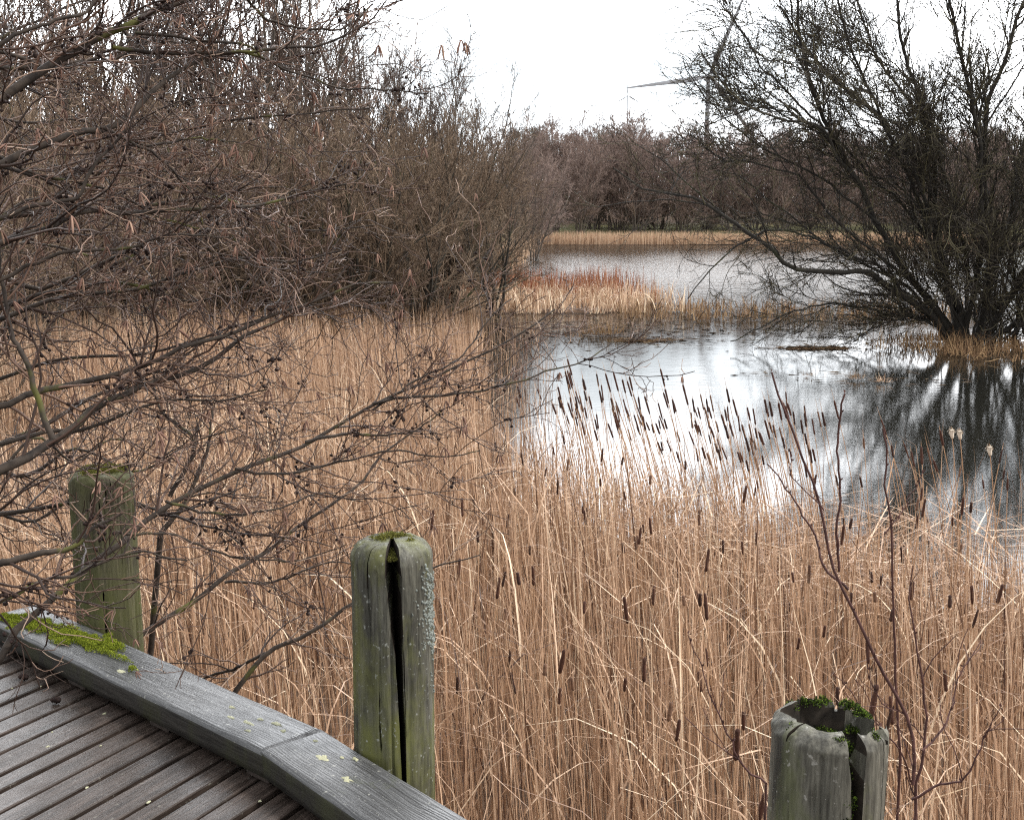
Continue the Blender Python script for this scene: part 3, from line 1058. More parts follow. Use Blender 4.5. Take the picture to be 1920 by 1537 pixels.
def post_body(R, ztop, zbot, seed, dome=0.045, crack=(), hollow=None, nz=150, ns=120):
    """closed lathe with weathered grain grooves; crack = list of wedges cut by boolean"""
    zs = np.r_[np.linspace(zbot, ztop - dome - 0.12, 40, endpoint=False), np.linspace(ztop - dome - 0.12, ztop - dome, 14, endpoint=False)]
    th = np.linspace(0, 2 * PI, ns, endpoint=False)
    ring = []
    for z in zs:
        row = []
        for t in th:
            d_ = mnoise.noise(Vector((math.cos(t) * 9, math.sin(t) * 9, z * 1.3 + seed))) * 0.0022 + mnoise.noise(Vector((math.cos(t) * 1.2, math.sin(t) * 1.2, z * 2 + seed))) * 0.004
            g_ = mnoise.noise(Vector((math.cos(t) * 4.5 + seed, math.sin(t) * 4.5, z * 0.7)))
            d_ -= 0.006 * max(0, 1 - abs(g_) / 0.045)
            row.append(((R + d_) * math.cos(t), (R + d_) * math.sin(t), z))
        ring.append(row)
    for q in np.linspace(0, PI / 2, 12)[:-1]:
        row = []
        sf = 0.42
        for t in th:
            d_ = mnoise.noise(Vector((math.cos(t) * 4, math.sin(t) * 4, q * 2 + seed))) * 0.003
            rr = R * (sf + (1 - sf) * math.cos(q)) if q > 0 else R
            rr = R - (R * 0.42) * (1 - math.cos(q))
            row.append(((rr + d_) * math.cos(t), (rr + d_) * math.sin(t), ztop - dome + dome * math.sin(q) + d_))
        ring.append(row)
    for f_ in (0.38, 0.18):
        ring.append([(R * f_ * math.cos(t), R * f_ * math.sin(t), ztop + 0.002 * mnoise.noise(Vector((math.cos(t) * 3, math.sin(t) * 3, f_ * 9)))) for t in th])
    ring = np.array(ring)
    V, Q = rings_mesh(ring)
    me = make_mesh("post_body", V, Q, None)
    bmm = bmesh.new()
    bmm.from_mesh(me)
    bmm.verts.ensure_lookup_table()
    n = len(ring)
    bmm.faces.new([bmm.verts[q] for q in range(ns)])
    last = [bmm.verts[(n - 1) * ns + q] for q in range(ns)]
    cv = bmm.verts.new((0, 0, ztop + 0.001))
    for q in range(ns):
        bmm.faces.new([last[q], last[(q + 1) % ns], cv])
    bmesh.ops.triangulate(bmm, faces=bmm.faces)
    bmesh.ops.recalc_face_normals(bmm, faces=bmm.faces)
    bmm.to_mesh(me)
    bmm.free()
    return me


def wedge(zt, path, depth_in, out, ang_):
    """a jagged V-shaped cutter: path = [(z, offset, halfwidth)], pointing outward along angle ang_"""
    bm = bmesh.new()
    rows = []
    for (z, off, hw) in path:
        # local frame: e = outward, s = sideways
        rows.append([bm.verts.new((depth_in, off * 0.3, z)), bm.verts.new((out, off - hw * 1.25, z)), bm.verts.new((out, off + hw * 1.25, z))])
    for a_, b_ in zip(rows[:-1], rows[1:]):
        for q in range(3):
            bm.faces.new((a_[q], a_[(q + 1) % 3], b_[(q + 1) % 3], b_[q]))
    bm.faces.new(rows[0])
    bm.faces.new(rows[-1])
    bmesh.ops.triangulate(bm, faces=bm.faces)
    bmesh.ops.recalc_face_normals(bm, faces=bm.faces)
    bmesh.ops.rotate(bm, verts=bm.verts, cent=(0, 0, 0), matrix=Matrix.Rotation(ang_, 3, "Z"))
    me = bpy.data.meshes.new("cutter")
    bm.to_mesh(me)
    bm.free()
    return me


def cut(me, cutters):
    tmp = link("cut_source", me)
    for c in cutters:
        co = link("cutter", c)
        for turn in (0.0, 0.011, -0.017, 0.029):
            co.rotation_euler = (0, 0, turn)
            md = tmp.modifiers.new("cut", "BOOLEAN")
            md.object = co
            md.operation = "DIFFERENCE"
            md.solver = "EXACT"
            bpy.context.view_layer.update()
            dg = bpy.context.evaluated_depsgraph_get()
            res = bpy.data.meshes.new_from_object(tmp.evaluated_get(dg))
            tmp.modifiers.clear()
            if len(res.vertices) > 0.7 * len(tmp.data.vertices):
                tmp.data = res
                break
        bpy.data.objects.remove(co)
    res = tmp.data
    bpy.data.objects.remove(tmp)
    return res


M["rotten"] = bark_material("rotten_wood_shade", (0.010, 0.008, 0.006), (0.04, 0.03, 0.022), (0.03, 0.04, 0.01), 0.6, 40)  # rotten wood, with the darkness of the recesses painted into it


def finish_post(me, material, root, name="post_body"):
    """weathered skin outside, rotten wood inside, its dark colour adding the shade of cracks and hollow"""
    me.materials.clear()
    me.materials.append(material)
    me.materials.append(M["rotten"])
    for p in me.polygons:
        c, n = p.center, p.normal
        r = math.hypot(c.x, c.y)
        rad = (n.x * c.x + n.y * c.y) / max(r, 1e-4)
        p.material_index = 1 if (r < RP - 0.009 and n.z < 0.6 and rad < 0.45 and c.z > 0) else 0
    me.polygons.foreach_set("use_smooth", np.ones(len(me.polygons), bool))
    me.set_sharp_from_angle(angle=math.radians(45))
    return link(name, me, root)


# split post
px_, py_, _ = at(739, 1300, 2.76)
ztop = at(739, 1019, 2.72)[2]
post2 = empty("wooden_post", (px_, 2.76, 0.0))
tag(post2, "round grey green timber post split by a long wide crack from top down", "post", "timber posts along the boardwalk")
me = post_body(RP, ztop, -0.3, 2.3)
to_cam = math.atan2(-2.76, -px_)
zt = ztop + 0.02
path = [(zt + 0.02, 0.004, 0.013), (ztop - 0.03, 0.002, 0.0135), (ztop - 0.07, 0.004, 0.015), (ztop - 0.13, 0.006, 0.0125), (ztop - 0.2, 0.011, 0.011), (ztop - 0.28, 0.016, 0.0065), (ztop - 0.36, 0.019, 0.0055), (ztop - 0.45, 0.023, 0.0055), (ztop - 0.6, 0.026, 0.004), (ztop - 0.9, 0.03, 0.001)]
path = [(a_, b_, c_ * 1.4) for a_, b_, c_ in path]
w1 = wedge(zt, path, -0.035, 0.14, to_cam)
path = [(ztop - 0.22, 0.002, 0.0005), (ztop - 0.27, 0.004, 0.0024), (ztop - 0.38, 0.006, 0.002), (ztop - 0.47, 0.009, 0.0005)]
w2 = wedge(zt, path, 0.06, 0.14, to_cam + 0.22)
path = [(zt + 0.02, 0.0, 0.002), (ztop - 0.06, 0.002, 0.0022), (ztop - 0.16, 0.003, 0.0004)]
w3 = wedge(zt, path, 0.03, 0.14, to_cam - 0.62)
path = [(ztop - 0.32, 0.0, 0.0006), (ztop - 0.37, 0.002, 0.003), (ztop - 0.40, 0.001, 0.002), (ztop - 0.44, 0.0, 0.005), (ztop - 0.49, 0.004, 0.006), (ztop - 0.53, 0.003, 0.0006)]
w4 = wedge(zt, path, 0.075, 0.14, to_cam - 0.36)
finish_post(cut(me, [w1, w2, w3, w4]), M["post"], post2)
cl = []
for q in range(26):
    a_ = to_cam + PI + rng.normal(0, 1.0)
    r_ = U(0.02, 0.085)
    cl.append((r_ * math.cos(a_), r_ * math.sin(a_), ztop - 0.045 * (r_ / RP) ** 3 - 0.002, U(0.010, 0.02), U(0.010, 0.018)))
for q in range(8):
    r_ = U(-0.01, 0.07)
    cl.append((r_ * math.cos(to_cam), r_ * math.sin(to_cam), ztop - 0.035, 0.011, 0.011))
for q in range(12):
    a_ = to_cam + U(0.55, 1.3)
    r_ = U(0.06, 0.09)
    cl.append((r_ * math.cos(a_), r_ * math.sin(a_), ztop - 0.045 * (r_ / RP) ** 3 - 0.004, U(0.006, 0.014), U(0.006, 0.012)))
moss_clumps("moss", post2, cl, M["moss_post"], 0.010, 0.008, 240)
# pale lichen crust on the right side, following the curve of the post
acc = Acc()
for q in range(300):
    a_ = to_cam + rng.normal(1.12, 0.20)
    z_ = ztop - U(0.07, 0.27) + 0.02 * math.sin(a_ * 9)
    if U(0, 1) < 0.1:
        z_ -= 0.1
    rr = RP + 0.0035
    d_ = np.array([math.cos(a_), math.sin(a_), 0])
    s_ = np.array([-d_[1], d_[0], 0])
    n = 6
    b_ = np.arange(n) * 2 * PI / n
    w_ = U(0.0009, 0.0032) * (1 + 0.3 * rng.normal(size=n))
    c0 = d_ * (rr - 0.0012) + np.array([0, 0, z_])
    o_ = c0 + (w_ * np.cos(b_))[:, None] * s_ + (w_ * np.sin(b_) * 1.6)[:, None] * np.array([0, 0, 1]) - d_ * 0.003
    i_ = c0 + (0.6 * w_ * np.cos(b_))[:, None] * s_ + (w_ * 0.6 * np.sin(b_) * 1.6)[:, None] * np.array([0, 0, 1]) + d_ * 0.0006
    k_ = c0 + (0.05 * w_ * np.cos(b_))[:, None] * s_ + (w_ * 0.05 * np.sin(b_))[:, None] * np.array([0, 0, 1]) + d_ * 0.0008
    V, Q = rings_mesh(np.stack([o_, i_, k_], 0))
    acc.add(V, Q, np.full(len(V), 0.5))
acc.build("lichen", M["lichen"], post2)

# left post
px_, _, _ = at(199, 1050, 3.67)
ztop = at(199, 884, 3.64)[2]
post1 = empty("wooden_post", (px_, 3.67, 0.0))
tag(post1, "dark green mossy post with thin upright cracks standing behind the alder branches", "post", "timber posts along the boardwalk")
me = post_body(RP, ztop, -0.3, 5.9, 0.03)
to_cam = math.atan2(-3.67, -px_)
cutters = []
for da, z0, z1, hw in ((-0.35, 0.03, 0.17, 0.004), (0.1, 0.02, 0.12, 0.004), (-0.15, 0.36, 0.42, 0.005), (-0.14, 0.45, 0.53, 0.006), (0.25, -0.02, 0.10, 0.003), (-0.12, 0.05, 0.16, 0.003), (0.5, 0.1, 0.3, 0.002)):
    path = [(ztop - z0, 0, 0.0008), (ztop - (z0 * 0.6 + z1 * 0.4), 0.002, hw), (ztop - (z0 * 0.3 + z1 * 0.7), 0.001, hw * 0.8), (ztop - z1, 0, 0.0006)]
    cutters.append(wedge(0, path, 0.06, 0.14, to_cam + da))
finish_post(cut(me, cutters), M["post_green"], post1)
cl = []
for q in range(40):
    a_ = U(0, 2 * PI)
    r_ = U(0.0, 0.08)
    cl.append((r_ * math.cos(a_), r_ * math.sin(a_), ztop - 0.02 * (r_ / RP) ** 3, U(0.010, 0.022), U(0.010, 0.02)))
moss_clumps("moss", post1, cl, M["moss_post"], 0.012, 0.009, 200)

# right post, hollow and broken
px_, _, _ = at(1551, 1450, 1.93)
zrim = at(1551, 1352, 1.93)[2]
post3 = empty("wooden_post", (px_, 1.93, 0.0))
tag(post3, "broken hollow timber post with green moss growing inside its rotten top", "post", "timber posts along the boardwalk")
me = post_body(RP, zrim + 0.012, -0.3, 9.4, 0.028)
to_cam = math.atan2(-1.93, -px_)
# the rotten bowl
bm = bmesh.new()
rows = []
ns = 40
for (z, r) in ((zrim - 0.20, 0.02), (zrim - 0.13, 0.055), (zrim - 0.05, 0.068), (zrim - 0.012, 0.077), (zrim + 0.06, 0.084)):
    rows.append([bm.verts.new(((r * (1 + 0.22 * mnoise.noise(Vector((math.cos(t) * 2.2, math.sin(t) * 2.2, 4 + z))) + 0.06 * random.uniform(-1, 1)) + 0.008) * math.cos(t) + 0.010 * math.cos(to_cam + PI) + 0.012, (r * (1 + 0.22 * mnoise.noise(Vector((math.cos(t) * 2.2, math.sin(t) * 2.2, 4 + z))) + 0.06 * random.uniform(-1, 1))) * math.sin(t) + 0.010 * math.sin(to_cam + PI), z)) for t in np.linspace(0, 2 * PI, ns, endpoint=False)])
for a_, b_ in zip(rows[:-1], rows[1:]):
    for q in range(ns):
        bm.faces.new((a_[q], a_[(q + 1) % ns], b_[(q + 1) % ns], b_[q]))
bm.faces.new(rows[0])
bm.faces.new(rows[-1])
bmesh.ops.recalc_face_normals(bm, faces=bm.faces)
bowl = bpy.data.meshes.new("bowl")
bm.to_mesh(bowl)
bm.free()
path = [(zrim + 0.08, 0.0, 0.0195), (zrim - 0.02, 0.0, 0.018), (zrim - 0.08, 0.003, 0.0125), (zrim - 0.14, 0.005, 0.0105), (zrim - 0.25, 0.006, 0.009), (zrim - 0.5, 0.01, 0.004)]
slot = wedge(0, path, -0.01, 0.14, to_cam + 0.50)
path = [(zrim + 0.06, 0.0, 0.002), (zrim - 0.03, 0.001, 0.003), (zrim - 0.2, 0.001, 0.0012), (zrim - 0.4, 0.001, 0.0004)]
slit = wedge(0, path, 0.075, 0.14, to_cam + 1.10)
# notches in the rim at the back so that its top is ragged
notches = []
for da, w_, dp in ((2.2, 0.03, 0.02), (2.75, 0.016, 0.026), (3.4, 0.02, 0.018), (1.7, 0.02, 0.034), (3.9, 0.012, 0.024), (-0.75, 0.005, 0.026), (1.25, 0.02, 0.03), (3.05, 0.01, 0.03)):
    path = [(zrim + 0.06, 0, w_), (zrim + 0.012 - dp * 0.3, 0.003, w_ * 0.8), (zrim + 0.012 - dp, -0.002, w_ * 0.35)]
    notches.append(wedge(0, path, 0.02, 0.14, to_cam + da))
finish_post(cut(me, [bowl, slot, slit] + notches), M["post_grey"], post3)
cl = []
for q in range(60):
    a_ = U(0, 2 * PI)
    r_ = U(0.0, 0.066)
    cl.append((r_ * math.cos(a_) + 0.015, r_ * math.sin(a_) + 0.01, zrim - 0.125 + 1.7 * max(0, r_ - 0.02), U(0.010, 0.02), U(0.008, 0.016)))
for q in range(13):
    a_ = to_cam + PI + rng.normal(0, 1.1)
    r_ = U(0.068, 0.086)
    cl.append((r_ * math.cos(a_), r_ * math.sin(a_), zrim - 0.004, U(0.005, 0.014), U(0.005, 0.012)))
for q in range(16):
    a_ = to_cam - 0.9 + rng.normal(0, 0.5)
    r_ = U(0.045, 0.07)
    cl.append((r_ * math.cos(a_), r_ * math.sin(a_), zrim - 0.03 - U(0, 0.02), U(0.008, 0.016), U(0.006, 0.012)))
for q in range(18):
    a_ = to_cam + 0.42
    r_ = U(0.03, 0.09)
    cl.append((r_ * math.cos(a_) + rng.normal(0, 0.006), r_ * math.sin(a_), zrim - 0.045 - 0.9 * max(0, r_ - 0.04) - U(0, 0.05), 0.012, 0.012))
moss_clumps("moss", post3, cl, M["moss_dark"], 0.014, 0.009, 220)

# alder cones lying on the deck
def cone_rings(L, r, seed, c=(0, 0, 0), d=(0, 0, -1), S=8, K=9):
    t = np.linspace(0, 1, K)
    rr = r * np.sin(np.clip(t * 0.93 + 0.05, 0, 1) * PI) ** 0.7
    rr = rr * np.where(np.arange(K) % 2 == 0, 1.15, 0.85)
    d = np.asarray(d, float)
    d /= np.linalg.norm(d)
    u = np.cross(d, [0.3, 1, 0.2])
    u /= np.linalg.norm(u)
    v = np.cross(d, u)
    a_ = np.arange(S) * 2 * PI / S
    R_ = np.asarray(c)[None, None] + (t * L)[:, None, None] * d + rr[:, None, None] * (np.cos(a_)[None, :, None] * u + np.sin(a_)[None, :, None] * v) * (1 + 0.15 * np.random.default_rng(seed).normal(size=(K, S, 1)))
    return rings_mesh(R_)


for px, py, lab in ((94, 1311, "small dark alder cone lying on the wet boards below the mossy kerb"), (34, 1268, "dark alder cone on the boards at the foot of the kerb under the branch tips")):
    cy_ = (768.5 - py) / F
    t_ = (DZ + 0.012 - EYE) / (-sT + cy_ * cT)
    acc = Acc()
    for q in range(2):
        V, Q = cone_rings(0.02, 0.009, q, (q * 0.014, 0.004 * q, 0), (1, 0.3 - 0.9 * q, 0.02))
        acc.add(V, Q, np.full(len(V), 0.5))
    o = acc.build("fallen_cone", M["cone"])
    o.location = ((px - 960) / F * t_, (cT + cy_ * sT) * t_, DZ + 0.011)
    tag(o, lab, "alder cone", "alder cones fallen on the deck")


# ------------------------------------------------------------------ foreground alder
def limb(pts, y0, y1, w0, w1, K=26):
    n = len(pts)
    P = spline([at(px, py, y0 + (y1 - y0) * i / (n - 1)) for i, (px, py) in enumerate(pts)], K)
    wig = np.cumsum(rng.normal(0, 0.004, (K, 3)), 0)
    wig -= np.linspace(0, 1, K)[:, None] * wig[-1]
    P = P + wig * 0.7
    r0, r1 = w0 * 1.2 / 2 * y0 / F, w1 * 1.1 / 2 * y1 / F
    s = np.linspace(0, 1, K)
    return P, r0 * (1 - s) + r1 * s


LIMBS = [
    ([(-160, 300), (0, 195), (73, 146), (146, 106), (252, 55), (284, 31), (361, 0), (450, -50)], 2.9, 3.3, 17, 9),
    ([(-160, 390), (0, 306), (87, 266), (153, 242), (193, 237), (252, 199), (288, 164), (328, 139), (386, 113), (466, 106), (540, 130)], 2.8, 3.3, 15, 4),
    ([(211, 89), (255, 95), (365, 95), (430, 97), (510, 91), (583, 87), (638, 73), (700, 33), (725, 0)], 3.1, 3.3, 7, 2.5),
    ([(252, 60), (321, 66), (401, 77), (456, 84), (500, 117), (598, 149), (627, 159), (700, 162), (803, 176)], 3.1, 3.4, 5, 2),
    ([(-150, 540), (0, 457), (91, 419), (135, 397), (168, 392), (211, 396), (328, 394), (419, 386), (474, 385), (518, 375), (569, 359), (650, 345)], 2.8, 3.3, 11, 3),
    ([(-140, 440), (0, 405), (36, 390), (95, 381), (139, 350), (175, 303), (204, 281), (240, 240)], 2.7, 2.9, 9, 4),
    ([(190, 241), (262, 270), (303, 295), (335, 328), (361, 365), (380, 420)], 2.95, 3.1, 6, 2.5),
    ([(262, 270), (313, 268), (346, 262), (401, 262), (448, 270), (500, 258)], 3.0, 3.2, 4, 2),
    ([(441, -20), (489, 29), (536, 49), (598, 58), (641, 55), (700, 7)], 3.2, 3.4, 5, 2.5),
    ([(-120, 150), (0, 91), (62, 66), (117, 40), (160, 15), (200, -30)], 2.6, 2.8, 8, 4),
    ([(-160, 790), (0, 764), (40, 748), (84, 739), (117, 733), (182, 717), (255, 697), (328, 660), (401, 639), (456, 617), (510, 595), (591, 569), (664, 536), (735, 530)], 2.8, 3.4, 13, 3),
    ([(-160, 960), (0, 880), (51, 854), (98, 824), (139, 795), (171, 766), (226, 741), (270, 719), (328, 704), (401, 668), (448, 635), (510, 609), (600, 560), (650, 500)], 2.7, 3.5, 19, 3),
    ([(98, 821), (78, 748), (55, 679), (33, 635), (15, 573), (7, 500), (-5, 420)], 2.75, 2.9, 10, 5),
    ([(-100, 860), (0, 835), (47, 824), (102, 810), (146, 810), (204, 788), (262, 766), (321, 755), (419, 755), (500, 730)], 2.9, 3.2, 9, 2.5),
    ([(-120, 1330), (0, 1224), (21, 1178), (63, 1140), (110, 1100), (147, 1056), (186, 1032), (235, 1001), (262, 970), (310, 937), (346, 919), (394, 897), (437, 879), (492, 857), (547, 839), (572, 824), (620, 799), (674, 770), (730, 740), (800, 715), (860, 685), (930, 650), (1000, 610), (1040, 580)], 2.6, 3.9, 14, 3),
    ([(-120, 1090), (0, 1058), (73, 1032), (139, 1014), (170, 985), (230, 960)], 2.5, 2.7, 16, 5),
    ([(-90, 1150), (0, 1120), (60, 1095), (126, 1084), (180, 1060), (260, 1040), (350, 1050)], 2.6, 2.9, 8, 3),
    ([(572, 826), (640, 815), (700, 820), (760, 808), (830, 770)], 3.3, 3.5, 6, 2),
    ([(700, 758), (780, 745), (850, 741), (907, 729), (982, 709), (1022, 692), (1088, 676), (1122, 661), (1150, 640)], 3.4, 3.7, 5, 1.8),
    ([(700, 770), (790, 700), (850, 672), (882, 643), (927, 583), (960, 560)], 3.4, 3.7, 4, 1.8),
    ([(437, 879), (540, 890), (640, 870), (740, 850), (830, 860), (900, 845)], 3.2, 3.5, 5, 2),
    ([(310, 937), (420, 960), (520, 950), (600, 925), (680, 940)], 3.0, 3.3, 5, 2),
    ([(235, 1001), (330, 1010), (430, 1040), (540, 1050), (650, 1020)], 2.9, 3.2, 5, 2),
    ([(-140, 660), (0, 598), (120, 560), (260, 540), (360, 505), (460, 480), (560, 490), (640, 470)], 3.0, 3.5, 9, 2),
    ([(-140, 560), (0, 530), (110, 480), (220, 470), (330, 440), (430, 445)], 2.8, 3.1, 8, 2.5),
    ([(-120, 240), (0, 290), (90, 330), (200, 350), (290, 400), (380, 430)], 2.9, 3.2, 7, 2),
]
limbs = [limb(*a_) for a_ in LIMBS]
# further limbs that fan out of the same trunk, seen only as texture behind
for q in range(18):
    yb = U(60, 1000)
    y0 = U(3.2, 4.8)
    L_ = U(350, 820) * (1 if yb < 800 else 0.8)
    sl = U(-0.55, 0.12)
    pts = [(-150, yb)]
    for f_ in np.linspace(0.15, 1, 6):
        pts.append((-150 + f_ * (L_ + 150), yb + sl * f_ * L_ + rng.normal(0, 22)))
    limbs.append(limb(pts, y0, y0 + U(-0.1, 0.9), U(5, 11), 2))
P0 = np.stack([l[0] for l in limbs])
R0 = np.stack([l[1] for l in limbs])
alder = empty("alder_tree", (-2.9, 3.6, 0.0))
tag(alder, "bare alder with knobbly twigs, dark cones and catkins reaching over the boardwalk", "tree")
INV = Matrix.Translation((2.9, -3.6, 0))


def alder_part(acc, name, material, parent=None, **kw):
    o = acc.build(name, material, parent or alder, **kw)
    if parent is None:
        o.matrix_basis = INV.copy()
    return o


tr = Acc()
tp = spline([(-2.9, 3.6, -0.2), (-2.85, 3.62, 0.8), (-2.95, 3.55, 1.8), (-2.8, 3.6, 3.0), (-2.75, 3.5, 4.4), (-2.85, 3.5, 6.0)], 20)
tr.tubes(tp[None], np.linspace(0.11, 0.05, 20)[None], 12)
for l in limbs:
    p = l[0][0]
    if p[0] < -1.3:
        z_ = max(0.2, p[2] - 0.45)
        j = np.argmin(np.abs(tp[:, 2] - z_))
        q = spline([tp[j], (tp[j] + p) / 2 + np.array([0, 0, -0.05]), p, l[0][1]], 10)
        tr.tubes(q[None], np.full((1, 10), l[1][0] * 1.05), 6)
alder_part(tr, "trunk", M["limb"])
for i, l in enumerate(limbs):
    acc = Acc()
    acc.tubes(l[0][None], l[1][None], 8)
    alder_part(acc, "branch", M["limb"])
vis = np.array([min(1.0, np.linalg.norm(np.diff(l[0], axis=0), axis=1).sum() / 1.2) for l in limbs])
n1_ = np.maximum(6, (16 * vis).astype(int))
P1, R1 = grow(P0, R0, n1_, 0.12, 0.98, (0.22, 0.62), (0.45, 1.15), 9, (0.05, 0, 0.12), 0.45, 0.55, 0.0013, rel=False, short=0.35, rmax=0.0042, flat=0.2)
P2, R2 = grow(P1, R1, 6, 0.15, 1.0, (0.08, 0.26), (0.4, 1.2), 6, (0, 0, 0.1), 0.5, 0.75, 0.0010, rel=False, short=0.3, rmax=0.0024)
P3, R3 = grow(P2, R2, 2, 0.2, 1.0, (0.025, 0.10), (0.4, 1.2), 4, (0, 0, 0.1), 0.4, 0.8, 0.0009, rel=False, rmax=0.0016)
acc = Acc()
acc.tubes(P1, R1, 5, U(0, 0.8, len(P1)))
acc.tubes(P2, R2, 4, U(0, 0.93, len(P2)))
acc.tubes(P3, R3, 3)
# buds
n = 5000
ii = rng.integers(0, len(P2), n)
kk = rng.integers(1, 6, n)
acc.leaves(P2[ii, kk], rng.normal(size=(n, 3)) + (P2[ii, kk] - P2[ii, kk - 1]) * 40, U(0.006, 0.011, n), 0.0016, U(0, 0.6, n))
tw = alder_part(acc, "twigs", M["twig"])

# cones: clusters hanging from branchlet tips
cvar = []
for v_ in range(5):
    acc = Acc()
    for q in range(int(U(3, 6))):
        d_ = rng.normal(size=3) * 0.8 + np.array([0, 0, -0.5])
        d_ /= np.linalg.norm(d_)
        c_ = d_ * U(0.004, 0.02) + rng.normal(0, 0.006, 3)
        V, Q = cone_rings(U(0.010, 0.015), U(0.0042, 0.006), v_ * 10 + q, c_, d_)
        acc.add(V, Q, np.full(len(V), 0.5))
        acc.tubes(np.stack([np.zeros(3), c_ * 0.6, c_])[None], 0.0011, 4)
    cvar.append(acc.mesh("cone_cluster", M["cone"]))
catvar = []
for v_ in range(5):
    acc = Acc()
    for q in range(int(U(3, 6))):
        n_ = 9
        L_ = U(0.022, 0.042)
        a_ = U(0, 2 * PI)
        s_ = np.linspace(0, 1, n_)
        sp_ = U(0.15, 0.55)
        P = np.stack([np.cos(a_) * L_ * sp_ * s_ ** 0.7, np.sin(a_) * L_ * sp_ * s_ ** 0.7, -L_ * s_], -1)
        acc.tubes(P[None], (0.0023 * np.sin(np.clip(s_ * 0.9 + 0.08, 0, 1) * PI) ** 0.5 + 0.0003)[None], 6, U(0, 1, 1))
    catvar.append(acc.mesh("catkin_bunch", M["catkin"]))


def hang(meshes, pts, name, limit, scale):
    """the first `limit` as parts of their own, the rest as one part"""
    for i, p in enumerate(pts[:limit]):
        o = link(name, meshes[i % len(meshes)], alder)
        o.location = (p[0] + 2.9, p[1] - 3.6, p[2])
        o.rotation_euler = (rng.normal(0, 0.35), rng.normal(0, 0.35), U(0, 6.28))
        s_ = U(*scale)
        o.scale = (s_, s_, s_)
    if len(pts) > limit:
        V_, Q_, T_, c_ = [], [], [], 0
        for i, p in enumerate(pts[limit:]):
            me = meshes[i % len(meshes)]
            v = np.empty(len(me.vertices) * 3, np.float32)
            me.vertices.foreach_get("co", v)
            v = v.reshape(-1, 3)
            q = np.empty(len(me.loops), np.int32)
            me.loops.foreach_get("vertex_index", q)
            t = np.empty(len(v), np.float32)
            me.attributes["tone"].data.foreach_get("value", t)
            a_ = U(0, 6.28)
            rot = np.array([[math.cos(a_), -math.sin(a_), 0], [math.sin(a_), math.cos(a_), 0], [0, 0, 1]])
            V_.append(v @ rot.T * U(*scale) + np.asarray(p))
            Q_.append(q.reshape(-1, 4) + c_)
            T_.append(t)
            c_ += len(v)
        o = link(name + "_rest", make_mesh(name, np.concatenate(V_), np.concatenate(Q_), meshes[0].materials[0], np.concatenate(T_)), alder)
        o.matrix_basis = INV.copy()
        o["kind"] = "stuff"


fr_i = np.repeat(np.arange(len(limbs)), n1_)          # limb of each branchlet
main = fr_i < len(LIMBS)
cand = P1[main][:, 1:7, :].reshape(-1, 3)
sel = cand[rng.choice(len(cand), 300, replace=False)]
sel = sel[np.argsort(sel[:, 1])]
hang(cvar, sel, "cone_cluster", 98, (0.55, 1.05))
cand = P2[:, -1, :]
sel = cand[rng.choice(len(cand), 430, replace=False)]
sel = sel[np.argsort(sel[:, 1])]
hang(catvar, sel, "catkin_bunch", 98, (0.6, 1.0))

# a second, thinner alder rising from the reeds behind the kerb
sap = empty("alder_sapling", (-1.45, 4.0, 0))
tag(sap, "thin bare alder stems slanting up from the reeds behind the kerb and split post", "tree")
S_L = [limb([(150, 1285), (272, 1190), (314, 1168), (370, 1133), (419, 1091), (472, 1059), (517, 1024), (547, 999), (620, 948), (678, 905), (720, 850), (790, 800)], 3.75, 4.6, 11, 3),
       limb([(400, 1360), (451, 1283), (503, 1224), (559, 1196), (615, 1157), (653, 1129), (740, 1085), (820, 1060), (900, 1040)], 3.4, 3.7, 10, 2),
       limb([(503, 1224), (420, 1255), (330, 1285), (260, 1300)], 3.5, 3.6, 6, 3),
       limb([(320, 930), (370, 830), (300, 760), (285, 640)], 4.4, 4.5, 8, 3),
       limb([(300, 1000), (350, 930), (385, 850), (400, 760)], 4.2, 4.4, 9, 4),
       limb([(419, 1091), (520, 1090), (610, 1060), (690, 1055)], 3.9, 4.0, 5, 2)]
SP = np.stack([l[0] for l in S_L])
SR = np.stack([l[1] for l in S_L])
SINV = Matrix.Translation((1.45, -4.0, 0))
acc = Acc()
acc.tubes(SP, SR, 7)
for i in (0, 1, 4):
    p = SP[i, 0]
    q = spline([(p[0] - 0.15, p[1] + 0.1, -0.05), (p[0] - 0.1, p[1] + 0.05, p[2] * 0.6), p], 8)
    acc.tubes(q[None], np.full((1, 8), SR[i, 0] * 1.1), 7)
o = acc.build("trunk", M["limb"], sap)
o.matrix_basis = SINV.copy()
p1, r1 = grow(SP, SR, 9, 0.15, 1.0, (0.15, 0.5), (0.4, 1.0), 7, (0.05, 0, 0.12), 0.4, 0.55, 0.0013, rel=False, rmax=0.004)
p2, r2 = grow(p1, r1, 4, 0.15, 1.0, (0.06, 0.2), (0.4, 1.1), 5, (0, 0, 0.1), 0.4, 0.75, 0.001, rel=False, rmax=0.002)
acc = Acc()
acc.tubes(p1, r1, 5)
acc.tubes(p2, r2, 4)
o = acc.build("twigs", M["twig"], sap)
o.matrix_basis = SINV.copy()

